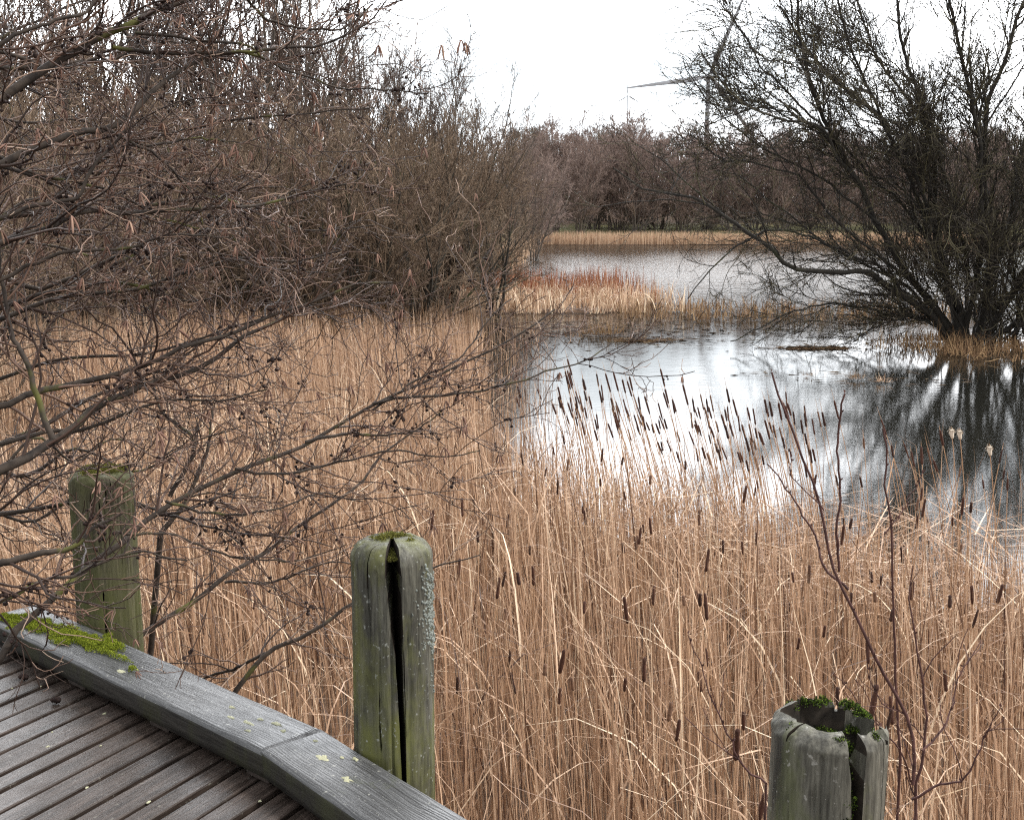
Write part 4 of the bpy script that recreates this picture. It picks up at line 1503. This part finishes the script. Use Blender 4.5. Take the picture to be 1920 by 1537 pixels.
# ------------------------------------------------------------------ red sapling by the hollow post
red = empty("red_sapling", (0.95, 2.75, 0))
tag(red, "leafless sapling with thin dark red stems rising beside the hollow post", "sapling")
RL = [([(1690, 1640), (1707, 1537), (1711, 1466), (1729, 1394), (1736, 1340), (1726, 1262), (1717, 1200), (1705, 1130), (1712, 1060)], 2.75, 2.8, 9, 2.5),
      ([(1709, 1470), (1706, 1380), (1690, 1330), (1657, 1269), (1626, 1198), (1604, 1139), (1574, 1074), (1545, 954), (1522, 882), (1490, 807), (1461, 742), (1447, 698)], 2.75, 2.9, 8, 4.5),
      ([(1572, 1068), (1574, 1020), (1574, 993), (1575, 920), (1574, 850), (1576, 790), (1577, 762), (1584, 738)], 2.85, 2.85, 5.5, 4.5),
      ([(1688, 1420), (1684, 1300), (1679, 1188), (1675, 1025), (1670, 976), (1665, 911), (1662, 837), (1656, 804)], 3.0, 3.0, 6, 4),
      ([(1590, 1105), (1545, 1058), (1526, 1002), (1487, 928), (1438, 869)], 2.85, 3.0, 6, 3),
      ([(1729, 1406), (1767, 1369), (1789, 1331), (1800, 1270), (1840, 1200)], 2.75, 2.9, 5, 2),
      ([(1707, 1497), (1742, 1472), (1798, 1450), (1845, 1375), (1876, 1325)], 2.75, 2.7, 6, 2),
      ([(1712, 1462), (1697, 1420), (1660, 1370), (1600, 1300), (1560, 1260)], 2.75, 2.6, 4, 2),
      ([(1435, 1470), (1400, 1440), (1350, 1340), (1320, 1270), (1290, 1190)], 2.5, 2.6, 5, 2),
      ([(1730, 1390), (1690, 1340), (1650, 1310), (1625, 1240)], 2.76, 2.8, 3, 1.6),
      ([(1662, 1000), (1700, 950), (1735, 880)], 3.0, 3.05, 3, 1.6),
      ([(1545, 954), (1500, 900), (1480, 840)], 2.8, 2.85, 3, 1.6)]
RL = [(a_, b_, c_, d_ * 0.78, e_ * 0.78) for a_, b_, c_, d_, e_ in RL]
ls = [limb(*a_, K=20) for a_ in RL]
RPp = np.stack([l[0] for l in ls])
RRr = np.stack([l[1] for l in ls])
RINV = Matrix.Translation((-0.95, -2.75, 0))
acc = Acc()
acc.tubes(RPp, RRr, 7)
p = RPp[0, 0]
for p, r_ in ((RPp[0, 0], RRr[0, 0]), (RPp[3, 0], RRr[3, 0]), (RPp[8, 0], RRr[8, 0])):
    q = spline([(p[0] - 0.03, p[1] + 0.02, -0.05), (p[0], p[1], p[2] * 0.5), p], 8)
    acc.tubes(q[None], np.full((1, 8), r_ * 1.05), 7)
o = acc.build("stems", M["red_twig"], red)
o.matrix_basis = RINV.copy()
p1, r1 = grow(RPp[[0, 5, 6, 7, 8, 9]], RRr[[0, 5, 6, 7, 8, 9]], 4, 0.2, 0.95, (0.08, 0.28), (0.3, 0.8), 6, (0, 0, 0.25), 0.25, 0.6, 0.001, rel=False, rmax=0.0022)
acc = Acc()
acc.tubes(p1, r1, 4)
n = 160
ii = rng.integers(0, len(RPp), n)
kk = rng.integers(2, 20, n)
acc.leaves(RPp[ii, kk], rng.normal(size=(n, 3)) * 0.5 + np.array([0, 0, 1.0]), 0.012, 0.0025, U(0, 1, n))
o = acc.build("twigs", M["red_twig"], red)
o.matrix_basis = RINV.copy()


# ------------------------------------------------------------------ big willow in the water
WB = np.array(at(1790, 640, 27.3))
WB[2] = 0.05


def wl(pts, y0, y1, w0, w1, K=26):
    n = len(pts)
    P = spline([at(px, py, y0 + (y1 - y0) * i / (n - 1)) for i, (px, py) in enumerate(pts)], K)
    wig = np.cumsum(rng.normal(0, 0.05, (K, 3)), 0)
    wig -= np.linspace(0, 1, K)[:, None] * wig[-1]
    s = np.linspace(0, 1, K)
    r0, r1 = w0 * 0.68 / 2 * 27.3 / F, w1 * 0.8 / 2 * 27.3 / F
    return P + wig * 0.6, r0 * (1 - s) + r1 * s


WL = [([(1790, 638), (1760, 585), (1711, 529), (1651, 421), (1603, 329), (1551, 241), (1523, 160), (1500, 70), (1490, -60)], 27.3, 26.0, 20, 5),
      ([(1775, 636), (1750, 600), (1679, 561), (1623, 525), (1575, 519), (1511, 517), (1463, 497), (1423, 461), (1375, 429), (1302, 377), (1250, 361), (1194, 349), (1150, 315)], 27.2, 25.0, 20, 3),
      ([(1800, 636), (1790, 560), (1755, 500), (1727, 421), (1700, 340), (1671, 280), (1651, 232), (1580, 170), (1520, 110), (1470, 20)], 27.3, 28.5, 18, 4),
      ([(1795, 636), (1780, 540), (1755, 441), (1757, 361), (1750, 281), (1735, 200), (1700, 80), (1680, -80)], 27.5, 28.8, 18, 5),
      ([(1830, 640), (1850, 500), (1850, 360), (1848, 241), (1855, 180), (1892, 100), (1930, -20)], 27.6, 28, 20, 7),
      ([(1815, 638), (1830, 520), (1840, 420), (1835, 300), (1815, 180), (1790, 60), (1770, -80)], 27.3, 26.2, 16, 5),
      ([(1840, 640), (1900, 540), (1960, 420), (2020, 260), (2070, 60)], 27.4, 26, 18, 6),
      ([(1850, 640), (1940, 580), (2040, 500), (2130, 380), (2200, 220)], 27.4, 28.5, 18, 6),
      ([(1835, 640), (1880, 480), (1910, 320), (1950, 140), (1980, -60)], 27.6, 30, 16, 6),
      ([(1603, 329), (1570, 300), (1540, 245), (1471, 225), (1410, 195), (1356, 150), (1310, 85)], 26.5, 25.2, 9, 2.5),
      ([(1711, 529), (1640, 470), (1560, 400), (1500, 330), (1445, 310), (1400, 296), (1350, 290), (1290, 250)], 27.0, 25.5, 9, 2.5),
      ([(1700, 545), (1620, 480), (1520, 440), (1440, 440), (1380, 470), (1320, 520), (1290, 560)], 27.0, 25.2, 8, 2.5),
      ([(1727, 421), (1640, 330), (1540, 240), (1450, 210), (1380, 215), (1310, 240)], 28, 29, 8, 2.5),
      ([(1745, 600), (1660, 590), (1580, 575), (1500, 580), (1430, 610), (1370, 640)], 27.2, 26.0, 8, 2.5),
      ([(1651, 421), (1560, 350), (1480, 300), (1410, 258), (1350, 205), (1305, 150), (1280, 110)], 27, 26, 8, 2),
      ([(1780, 610), (1720, 560), (1660, 520), (1560, 470), (1470, 400), (1400, 340), (1340, 320)], 27.4, 29.5, 10, 2.5),
      ([(1790, 600), (1770, 470), (1720, 330), (1640, 180), (1590, 60), (1560, -60)], 27.4, 26.5, 12, 4),
      ([(1551, 241), (1490, 170), (1430, 120), (1390, 60), (1350, 0)], 26.4, 25.5, 7, 2),
      ([(1810, 600), (1800, 450), (1740, 250), (1640, 100), (1600, -40)], 27.5, 29, 12, 4),
      ([(1750, 590), (1700, 600), (1640, 610), (1600, 640)], 27, 26, 6, 3),
      ([(1790, 640), (1760, 610), (1700, 580), (1640, 540)], 27, 26.5, 7, 3), ([(1800, 640), (1740, 560), (1690, 500), (1650, 450)], 27.5, 28, 8, 3), ([(1820, 640), (1830, 560), (1800, 480), (1790, 400)], 27, 26.5, 8, 3),
      ([(1850, 640), (1880, 570), (1900, 500), (1900, 420)], 27.3, 26.8, 8, 3), ([(1860, 645), (1910, 600), (1960, 560), (2000, 500)], 27, 26, 8, 3), ([(1830, 640), (1800, 590), (1760, 530), (1740, 460)], 27, 26, 7, 3), ([(1845, 640), (1860, 580), (1850, 500), (1860, 430)], 27, 26, 7, 3)]
ws = [wl(*a_) for a_ in WL]
WP = np.stack([l[0] for l in ws])
WR = np.stack([l[1] for l in ws])
willow = empty("willow_tree", tuple(WB))
tag(willow, "big dark leafless willow with many fanning stems growing at the water's edge", "tree")
WINV = Matrix.Translation(-Vector(WB))
XP, XR = grow(WP[:, ::2], WR[:, ::2], 5, 0.15, 0.8, (0.25, 0.52), (0.25, 0.75), 13, (-0.1, 0, 0.2), 0.35, 0.5, 0.008, rel=True, short=0.35, rmax=0.03)
acc = Acc()
acc.tubes(WP, WR, 8)
acc.tubes(XP, XR, 6)
# swollen root collar
q = spline([WB + np.array([0.1, 0, -0.5]), WB + np.array([0.12, 0.1, 0.1]), WB + np.array([0.15, 0.1, 0.7])], 8)
acc.tubes(q[None], np.array([[0.42, 0.38, 0.32, 0.28, 0.24, 0.2, 0.15, 0.1]]), 14)
o = acc.build("trunk", M["willow_stem"], willow)
o.matrix_basis = WINV.copy()
WP2 = np.concatenate([WP[:, ::2], XP])
WR2 = np.concatenate([WR[:, ::2], XR])
cnt = np.r_[np.full(len(WP), 19), np.full(len(XP), 6)]
tall_ = [0, 2, 3, 4, 5, 6, 8, 16, 18]
cnt[tall_] = 26
for q in tall_:
    cnt[len(WP) + 5 * q:len(WP) + 5 * q + 5] = 9
cnt[[1, 10, 15]] = 13
for q in (1, 9, 10, 11, 13, 15, 19):
    cnt[len(WP) + 5 * q:len(WP) + 5 * q + 5] = 4
cnt[[9, 14, 17, 12]] = 10
cnt[20:len(WP)] = 8
cnt[[11, 13, 19]] = 9
p1, r1 = grow(WP2, WR2, cnt, 0.10, 0.98, (0.7, 2.0), (0.3, 0.9), 10, (-0.08, 0, 0.05), 0.30, 0.5, 0.0065, rel=False, short=0.35, rmax=0.02)
tq = [0, 2, 3, 4, 5, 8, 16, 18]
up_i = np.r_[tq, [len(WP) + 5 * q + e for q in tq for e in range(5)]]
p1b, r1b = grow(WP2[up_i], WR2[up_i], 9, 0.45, 1.0, (0.7, 2.0), (0.3, 0.9), 10, (-0.08, 0, 0.1), 0.30, 0.5, 0.0065, rel=False, short=0.25, rmax=0.018)
p1, r1 = np.concatenate([p1, p1b]), np.concatenate([r1, r1b])
p2, r2 = grow(p1, r1, 6, 0.08, 1.0, (0.35, 1.1), (0.3, 0.85), 7, (-0.04, 0, 0.08), 0.32, 0.6, 0.0048, rel=False, short=0.35, rmax=0.010)
p3, r3 = grow(p2, r2, 2, 0.1, 1.0, (0.2, 0.6), (0.3, 0.85), 5, (0, 0, 0.1), 0.3, 0.7, 0.0042, rel=False, short=0.3, rmax=0.0058)
acc = Acc()
for p_, r_, s_ in ((p1, r1, 5), (p2, r2, 3), (p3, r3, 3)):
    ok = p_[:, :, 2].min(1) > 0.02
    acc.tubes(p_[ok], r_[ok], s_)
o = acc.build("crown", M["willow_twig"], willow)
o.matrix_basis = WINV.copy()


# ------------------------------------------------------------------ bare shrubs and trees of the shores (each variant built once)
def multi_stem(n, hgt, spread, n1, n2, n3, rt, stem_r, mats, name, up=0.25, lens=(0.25, 0.5), zmin=0.1, base_r=0.4):
    """template: Empty > trunk, crown"""
    K = 14
    a0 = U(0, 2 * PI, n)
    lean = np.abs(rng.normal(0, spread, n)).clip(0.02, 1.25)
    d = np.stack([np.sin(lean) * np.cos(a0), np.sin(lean) * np.sin(a0), np.cos(lean)], -1)
    L = hgt * U(0.75, 1.08, n) * (1 - 0.25 * lean)
    base = np.stack([np.cos(a0), np.sin(a0), np.zeros(n)], -1) * U(0, base_r, (n, 1))
    pts = [base]
    for k in range(K - 1):
        pts.append(pts[-1] + d * (L / (K - 1))[:, None])
        d = d + rng.normal(0, 0.09, (n, 3)) + np.array([0, 0, up / K])
        d /= np.linalg.norm(d, axis=1, keepdims=True)
    P = np.stack(pts, 1)
    s = np.linspace(0, 1, K)[None]
    R = stem_r * U(0.6, 1.1, (n, 1)) * (1 - s) + rt * 1.6 * s
    root = empty(name)
    acc = Acc()
    acc.tubes(P, R, 6)
    acc.build("trunk", M[mats[0]], root)
    acc = Acc()
    p1, r1 = grow(P, R, n1, 0.12, 0.97, lens, (0.35, 0.95), 8, (0, 0, up), 0.3, 0.5, rt * 1.2, True, 0.5, stem_r * 0.4)
    p2, r2 = grow(p1, r1, n2, 0.1, 1.0, (0.3, 0.6), (0.3, 0.9), 6, (0, 0, up), 0.35, 0.6, rt, True, 0.4, rt * 2.4)
    p3, r3 = grow(p2, r2, n3, 0.1, 1.0, (0.3, 0.6), (0.3, 0.85), 4, (0, 0, up), 0.3, 0.7, rt * 0.85, True, 0.4, rt * 1.4)
    for p_, r_, sd in ((p1, r1, 4), (p2, r2, 3), (p3, r3, 3)):
        ok = p_[:, :, 2].min(1) > zmin
        acc.tubes(p_[ok], r_[ok], sd)
    acc.build("crown", M[mats[1]], root)
    return root


used = {}


def plant(tmpl, x, y, label, cat, group, s=1.0, sz=1.0, rz=None, name=None):
    o = tmpl if tmpl not in used else copy_tree(tmpl)
    used[tmpl] = 1
    z = float(height(np.array([x]), np.array([y]))[0])
    o.location = (x, y, z - 0.05)
    o.rotation_euler = (0, 0, U(0, 6.28) if rz is None else rz)
    o.scale = (s, s, s * sz)
    tag(o, label, cat, group)
    return o


def xat(px, Y):
    return (px - 960) / F * Y


SAL = [multi_stem(16, 6.6, 0.50, 11, 8, 5, 0.0050, 0.065, ("sallow_stem", "sallow_twig"), "sallow_bush", 0.22) for _ in range(3)]
TALL = [multi_stem(6, 11.5, 0.13, 20, 7, 4, 0.0075, 0.09, ("tall_stem", "tall_twig"), "tall_alder", 0.75, (0.14, 0.34), 1.2, 0.8) for _ in range(3)]
FAR = [multi_stem(13, 10.2, 0.38, 14, 9, 5, 0.011, 0.085, ("far_stem", "far_twig"), "far_tree", 0.3, (0.22, 0.42), 1.0, 0.9) for _ in range(3)]
LEAN = multi_stem(6, 4.6, 0.42, 10, 7, 4, 0.0045, 0.06, ("willow_stem", "willow_twig"), "leaning_shrub", 0.2)
NEARB = [multi_stem(11, 6.0, 0.55, 12, 8, 5, 0.0036, 0.045, ("sallow_stem", "sallow_twig"), "scrub_bush", 0.2) for _ in range(2)]

# front sallows on the left shore
for i, (px, Y, s, lab) in enumerate([
        (775, 30.0, 0.82, "rounded grey brown sallow bush nearest the island on the left shore"),
        (670, 29.0, 0.80, "bushy brown sallow second from the island on the left shore"),
        (560, 28.0, 0.82, "dense brown sallow bush behind the alder's longest branch"),
        (440, 29.0, 0.9, "dense brown sallow bush behind the alder twigs above the left reeds"),
        (310, 28.0, 0.92, "brown sallow bush behind the alder twigs, third from the left edge"),
        (175, 28.0, 0.98, "brown sallow bush behind the alder twigs, second from the left edge"),
        (40, 27.0, 1.0, "brown sallow bush behind the alder twigs at the left edge"),
        (885, 42.0, 0.72, "low sallow bush behind the russet sedge of the island"),
        (840, 38.0, 0.86, "sallow bush rising behind the two bushes nearest the island")]):
    plant(SAL[i % 3], xat(px, Y), Y, lab, "bush", "sallow bushes on the left shore", s)
for px, Y, s_, lab in ((1890, 28.6, 1.05, "dark tangled shrub on the low bank just right of the willow's foot"), (1945, 27.4, 1.15, "dark tangled shrub on the low bank at the right edge"), (1838, 28.8, 0.9, "small dark shrub growing behind the willow's foot")):
    plant(LEAN, xat(px, Y), Y, lab, "shrub", "shrubs on the willow bank", s_)
plant(LEAN, xat(925, 35.5), 35.6, "small dark leaning shrub standing in front of the sallows beside the island", "shrub", None, 0.85)
# scrub nearer the viewer, behind the alder
for i, (px, Y, s, lab) in enumerate([(60, 21, 0.95, "nearest tangle of brown scrub at the left edge behind the alder"),
                                     (270, 24, 0.85, "brown scrub bush in the reeds behind the alder's middle branches"),
                                     (-90, 15, 0.8, "scrub bush half out of view at the left edge, closest of the scrub")]):
    plant(NEARB[i % 2], xat(px, Y), Y, lab, "bush", "scrub bushes behind the alder", s)
# sallows further back, filling the wood
k = 0
for Y, n in ((38, 12), (46, 12), (56, 11), (68, 10)):
    for q in range(n):
        px = -60 + ((925 if Y > 40 else 840) - (-60)) * (q + U(0.2, 0.8)) / n
        plant(SAL[k % 3], xat(px, Y), Y + U(-2, 2), "brown bush in the crowded back rows of the left shore thicket", "bush", "bushes in the back of the left thicket", U(0.85, 1.02))
        k += 1
# tall alders standing above the bushes
TA = [(1000, 78, 0.66), (978, 76, 0.74), (955, 72, 0.80), (930, 70, 0.88), (905, 68, 0.92), (880, 66, 0.98), (855, 64, 1.02), (832, 62, 0.98), (808, 60, 1.06), (785, 62, 1.04), (760, 62, 1.08), (735, 58, 1.02), (708, 60, 1.06), (680, 58, 1.06), (650, 56, 1.08), (618, 55, 1.1)]
for px in range(590, -60, -46):
    TA.append((px + U(-8, 8), U(45, 54), U(1.15, 1.4)))
for i, (px, Y, s) in enumerate(TA):
    if px > 560:
        lab, gp = "tall bare alder standing clear above the bushes against the white sky", "tall alders above the left thicket"
    else:
        lab, gp = "tall bare alder behind the near alder's upper branches, its top out of the picture", "tall alders behind the near alder"
    plant(TALL[i % 3], xat(px, Y), Y, lab, "tree", gp, s * (0.94 if px > 600 else 0.98))
# far shore
k = 0
for (px, Y, s) in [(1035, 128, 1.0), (1085, 126, 0.95), (1110, 131, 1.05), (1155, 130, 0.95), (1190, 127, 0.9), (1230, 131, 1.0), (1275, 128, 0.92), (1320, 131, 1.0), (1365, 129, 0.95), (1410, 131, 1.0), (1460, 128, 0.95), (1510, 131, 1.0), (1560, 129, 0.95), (1620, 131, 1.0), (1680, 129, 1.0), (1740, 131, 1.0), (1800, 129, 1.0), (1860, 130, 1.0), (1920, 131, 1.0), (990, 118, 0.9), (1000, 100, 0.8)]:
    lab = "purplish bare tree in the front row behind the far shore reeds" if px < 1420 else "bare far shore tree seen through the big willow"
    plant(FAR[k % 3], xat(px, Y), Y, lab, "tree", "front row of far shore trees" if px < 1420 else "far trees behind the willow", s * U(0.92, 1.12))
    k += 1
for Y in (140, 152, 168):
    for q in range(20):
        px = 940 + (1960 - 940) * (q + U(0.1, 0.9)) / 20
        plant(FAR[k % 3], xat(px, Y), Y + U(-4, 4), "brownish bare tree in the rear of the wood across the lake", "tree", "rear trees of the wood across the lake", U(0.78, 1.25))
        k += 1


def pine():
    root = empty("pine_tree")
    acc = Acc()
    tp_ = spline([(0, 0, -0.2), (0.1, 0, 3), (0, 0.1, 6), (0.1, 0, 9)], 12)
    acc.tubes(tp_[None], np.linspace(0.22, 0.06, 12)[None], 8)
    acc.build("trunk", M["far_stem"], root)
    acc = Acc()
    for q in range(34):
        z_ = U(4, 10)
        rr = 2.4 * math.sqrt(max(0.05, 1 - ((z_ - 6.5) / 4.2) ** 2))
        a_ = U(0, 2 * PI)
        r_ = rr * math.sqrt(U(0, 1))
        n = 150
        C = np.array([r_ * math.cos(a_), r_ * math.sin(a_), z_]) + rng.normal(0, 0.38, (n, 3)) * np.array([1.1, 1.1, 0.7])
        acc.leaves(C, rng.normal(size=(n, 3)) + np.array([0, 0, 0.6]), U(0.2, 0.4, n), 0.04, U(0, 1, n))
    acc.build("crown", M["pine_needles"], root, smooth=False)
    return root


PN = pine()
for i, (px, Y, s, lab) in enumerate([(1072, 172, 0.93, "round dark pine poking above the far wood, just right of the left thicket"), (1096, 175, 0.86, "lower dark pine beside the round pine above the far wood"),
                                     (1140, 170, 0.92, "broad dark pine above the far wood left of the wind turbines"), (1010, 160, 0.98, "dark pine at the end of the left thicket's skyline"), (985, 165, 1.02, "dark pine half hidden behind the left thicket's last alders"),
                                     (1240, 175, 0.9, "dark pine in the far wood below the big turbine's long blade")]):
    plant(PN, xat(px, Y), Y, lab, "tree", "dark pines above the far wood", s)


# ------------------------------------------------------------------ wind turbines
m, nt, b = mat("backlit_turbine_paint")
c = ramp(nt, noise_tex(nt, 0.3, 3), [(0.3, (0.26, 0.27, 0.29)), (0.7, (0.31, 0.32, 0.34))])  # backlit grey put into the colour of a white turbine
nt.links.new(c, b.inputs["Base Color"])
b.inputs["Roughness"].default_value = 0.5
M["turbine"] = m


def turbine(px, py, Y, L, angles, label, yaw=0.0):
    hub = at(px, py, Y)
    root = empty("wind_turbine", (hub[0], Y, 5.0))
    H = hub[2] - 5.0
    acc = Acc()
    s = np.linspace(0, 1, 12)
    P = np.stack([np.zeros(12), np.full(12, L * 0.07), s * (H - L * 0.02)], -1)
    acc.tubes(P[None], (L * (0.040 - 0.016 * s))[None], 20)
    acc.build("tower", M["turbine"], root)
    acc = Acc()
    yy = np.array([-0.015, 0.0, 0.03, 0.08, 0.15, 0.19, 0.2]) * L
    acc.tubes(np.stack([np.zeros(7), yy, np.full(7, H)], -1)[None], np.array([[0.01, 0.028, 0.034, 0.036, 0.034, 0.026, 0.004]]) * L, 12)
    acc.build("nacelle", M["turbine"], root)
    acc = Acc()
    yy = np.array([-0.062, -0.055, -0.04, -0.02, -0.012]) * L
    acc.tubes(np.stack([np.zeros(5), yy, np.full(5, H)], -1)[None], np.array([[0.002, 0.016, 0.026, 0.03, 0.028]]) * L, 14)
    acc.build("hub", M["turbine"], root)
    for a_ in angles:
        t = np.linspace(0, 1, 16)
        chord = L * np.interp(t, [0, 0.06, 0.2, 0.6, 0.95, 1], [0.030, 0.036, 0.074, 0.044, 0.018, 0.004])
        thick = L * np.interp(t, [0, 0.06, 0.2, 0.6, 1], [0.030, 0.030, 0.018, 0.008, 0.002])
        tw = np.interp(t, [0, 0.2, 1], [0.5, 0.35, 0.05])
        S = 12
        b_ = np.arange(S) * 2 * PI / S
        cx = chord[:, None] * (0.5 * np.cos(b_)[None] - 0.15)
        cy = thick[:, None] * 0.5 * np.sin(b_)[None]
        x_ = cx * np.cos(tw)[:, None] - cy * np.sin(tw)[:, None]
        y_ = cx * np.sin(tw)[:, None] + cy * np.cos(tw)[:, None]
        z_ = np.repeat((t * L)[:, None], S, 1)
        V, Q = rings_mesh(np.stack([x_, y_ - 0.035 * L, z_ + 0.01 * L], -1))
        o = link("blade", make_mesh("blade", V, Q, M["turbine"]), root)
        o.location = (0, 0, H)
        o.rotation_euler = (0, PI / 2 - a_, 0)
    root.rotation_euler = (0, 0, yaw)
    tag(root, label, "wind turbine", "wind turbines on the skyline")


R = math.radians
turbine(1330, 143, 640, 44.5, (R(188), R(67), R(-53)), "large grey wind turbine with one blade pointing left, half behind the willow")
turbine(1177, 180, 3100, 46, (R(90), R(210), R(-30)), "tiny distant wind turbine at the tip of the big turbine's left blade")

# ------------------------------------------------------------------ world and sun
SUN_EL, SUN_AZ = R(44), R(100)     # azimuth measured from +Y towards +X
w = bpy.data.worlds.new("World")
scene.world = w
w.use_nodes = True
nt = w.node_tree
bg = nt.nodes["Background"]
sky = nt.nodes.new("ShaderNodeTexSky")
sky.sky_type = "NISHITA"
sky.sun_disc = False
sky.sun_elevation = SUN_EL
sky.sun_rotation = SUN_AZ
sky.air_density = 1.0
sky.dust_density = 2.0
tc = nt.nodes.new("ShaderNodeTexCoord")
cn = noise_tex(nt, 2.6, 6, 0.55, tc.outputs["Generated"], (1, 1, 2.6), 0.4)
cov = ramp(nt, cn, [(0.36, (0.45, 0.45, 0.45)), (0.56, (1, 1, 1))])
blue = mix(nt, 0.72, sky.outputs[0], (12.0, 13.2, 14.2))
col = mix(nt, cov, blue, (16.5, 16.7, 17.0))
nv = nt.nodes.new("ShaderNodeVectorMath")
nv.operation = "DOT_PRODUCT"
nt.links.new(tc.outputs["Generated"], nv.inputs[0])
nv.inputs[1].default_value = (0.05, math.cos(R(18)), math.sin(R(18)))
glow = ramp(nt, nv.outputs["Value"], [(0.05, (0.55, 0.55, 0.55)), (0.6, (0.95, 0.95, 0.95)), (0.97, (2.6, 2.6, 2.6))], "EASE")
col = mix(nt, 1.0, col, glow, "MULTIPLY")
gv = nt.nodes.new("ShaderNodeVectorMath")
gv.operation = "SUBTRACT"
nt.links.new(tc.outputs["Generated"], gv.inputs[0])
gv.inputs[1].default_value = (0.035, 0.99, 0.118)
gs = nt.nodes.new("ShaderNodeVectorMath")
gs.operation = "MULTIPLY"
nt.links.new(gv.outputs[0], gs.inputs[0])
gs.inputs[1].default_value = (4.5, 1.0, 13.0)
gl_ = nt.nodes.new("ShaderNodeVectorMath")
gl_.operation = "LENGTH"
nt.links.new(gs.outputs[0], gl_.inputs[0])
gn = noise_tex(nt, 9, 5, 0.6, tc.outputs["Generated"], (1, 1, 2.2), 0.5)
ga = nt.nodes.new("ShaderNodeMath")
ga.operation = "MULTIPLY_ADD"
nt.links.new(gn, ga.inputs[0])
ga.inputs[1].default_value = 2.6
nt.links.new(gl_.outputs["Value"], ga.inputs[2])
gap = ramp(nt, ga.outputs[0], [(0.42, (0.82, 0.82, 0.82)), (1.0, (0, 0, 0))], "EASE")
rs = nt.nodes.new("ShaderNodeMath")
rs.operation = "DIVIDE"
nt.links.new(ga.outputs[0], rs.inputs[0])
rs.inputs[1].default_value = 3.3
nt.links.new(rs.outputs[0], gap.node.inputs[0])
col = mix(nt, gap, col, (5.6, 6.45, 6.95))
nt.links.new(col, bg.inputs[0])
bg.inputs[1].default_value = 0.1

sd = bpy.data.lights.new("sun", "SUN")
sd.energy = 2.3
sd.angle = R(10)
sd.color = (1.0, 0.95, 0.88)
so = bpy.data.objects.new("sun", sd)
COL.objects.link(so)
dirv = Vector((math.sin(SUN_AZ) * math.cos(SUN_EL), math.cos(SUN_AZ) * math.cos(SUN_EL), math.sin(SUN_EL)))
so.rotation_euler = (-dirv).to_track_quat("-Z", "Y").to_euler()
so.location = (-20, 10, 40)

scene.view_settings.view_transform = "Standard"
scene.view_settings.look = "None"
scene.view_settings.exposure = 0.62
scene.view_settings.gamma = 1.0
scene.render.engine = "CYCLES"
scene.cycles.use_denoising = False
scene.cycles.pixel_filter_type = "BLACKMAN_HARRIS"
scene.cycles.filter_width = 1.2
scene.cycles.sample_clamp_indirect = 4.0
scene.cycles.max_bounces = 6
scene.cycles.diffuse_bounces = 2
scene.cycles.transparent_max_bounces = 4
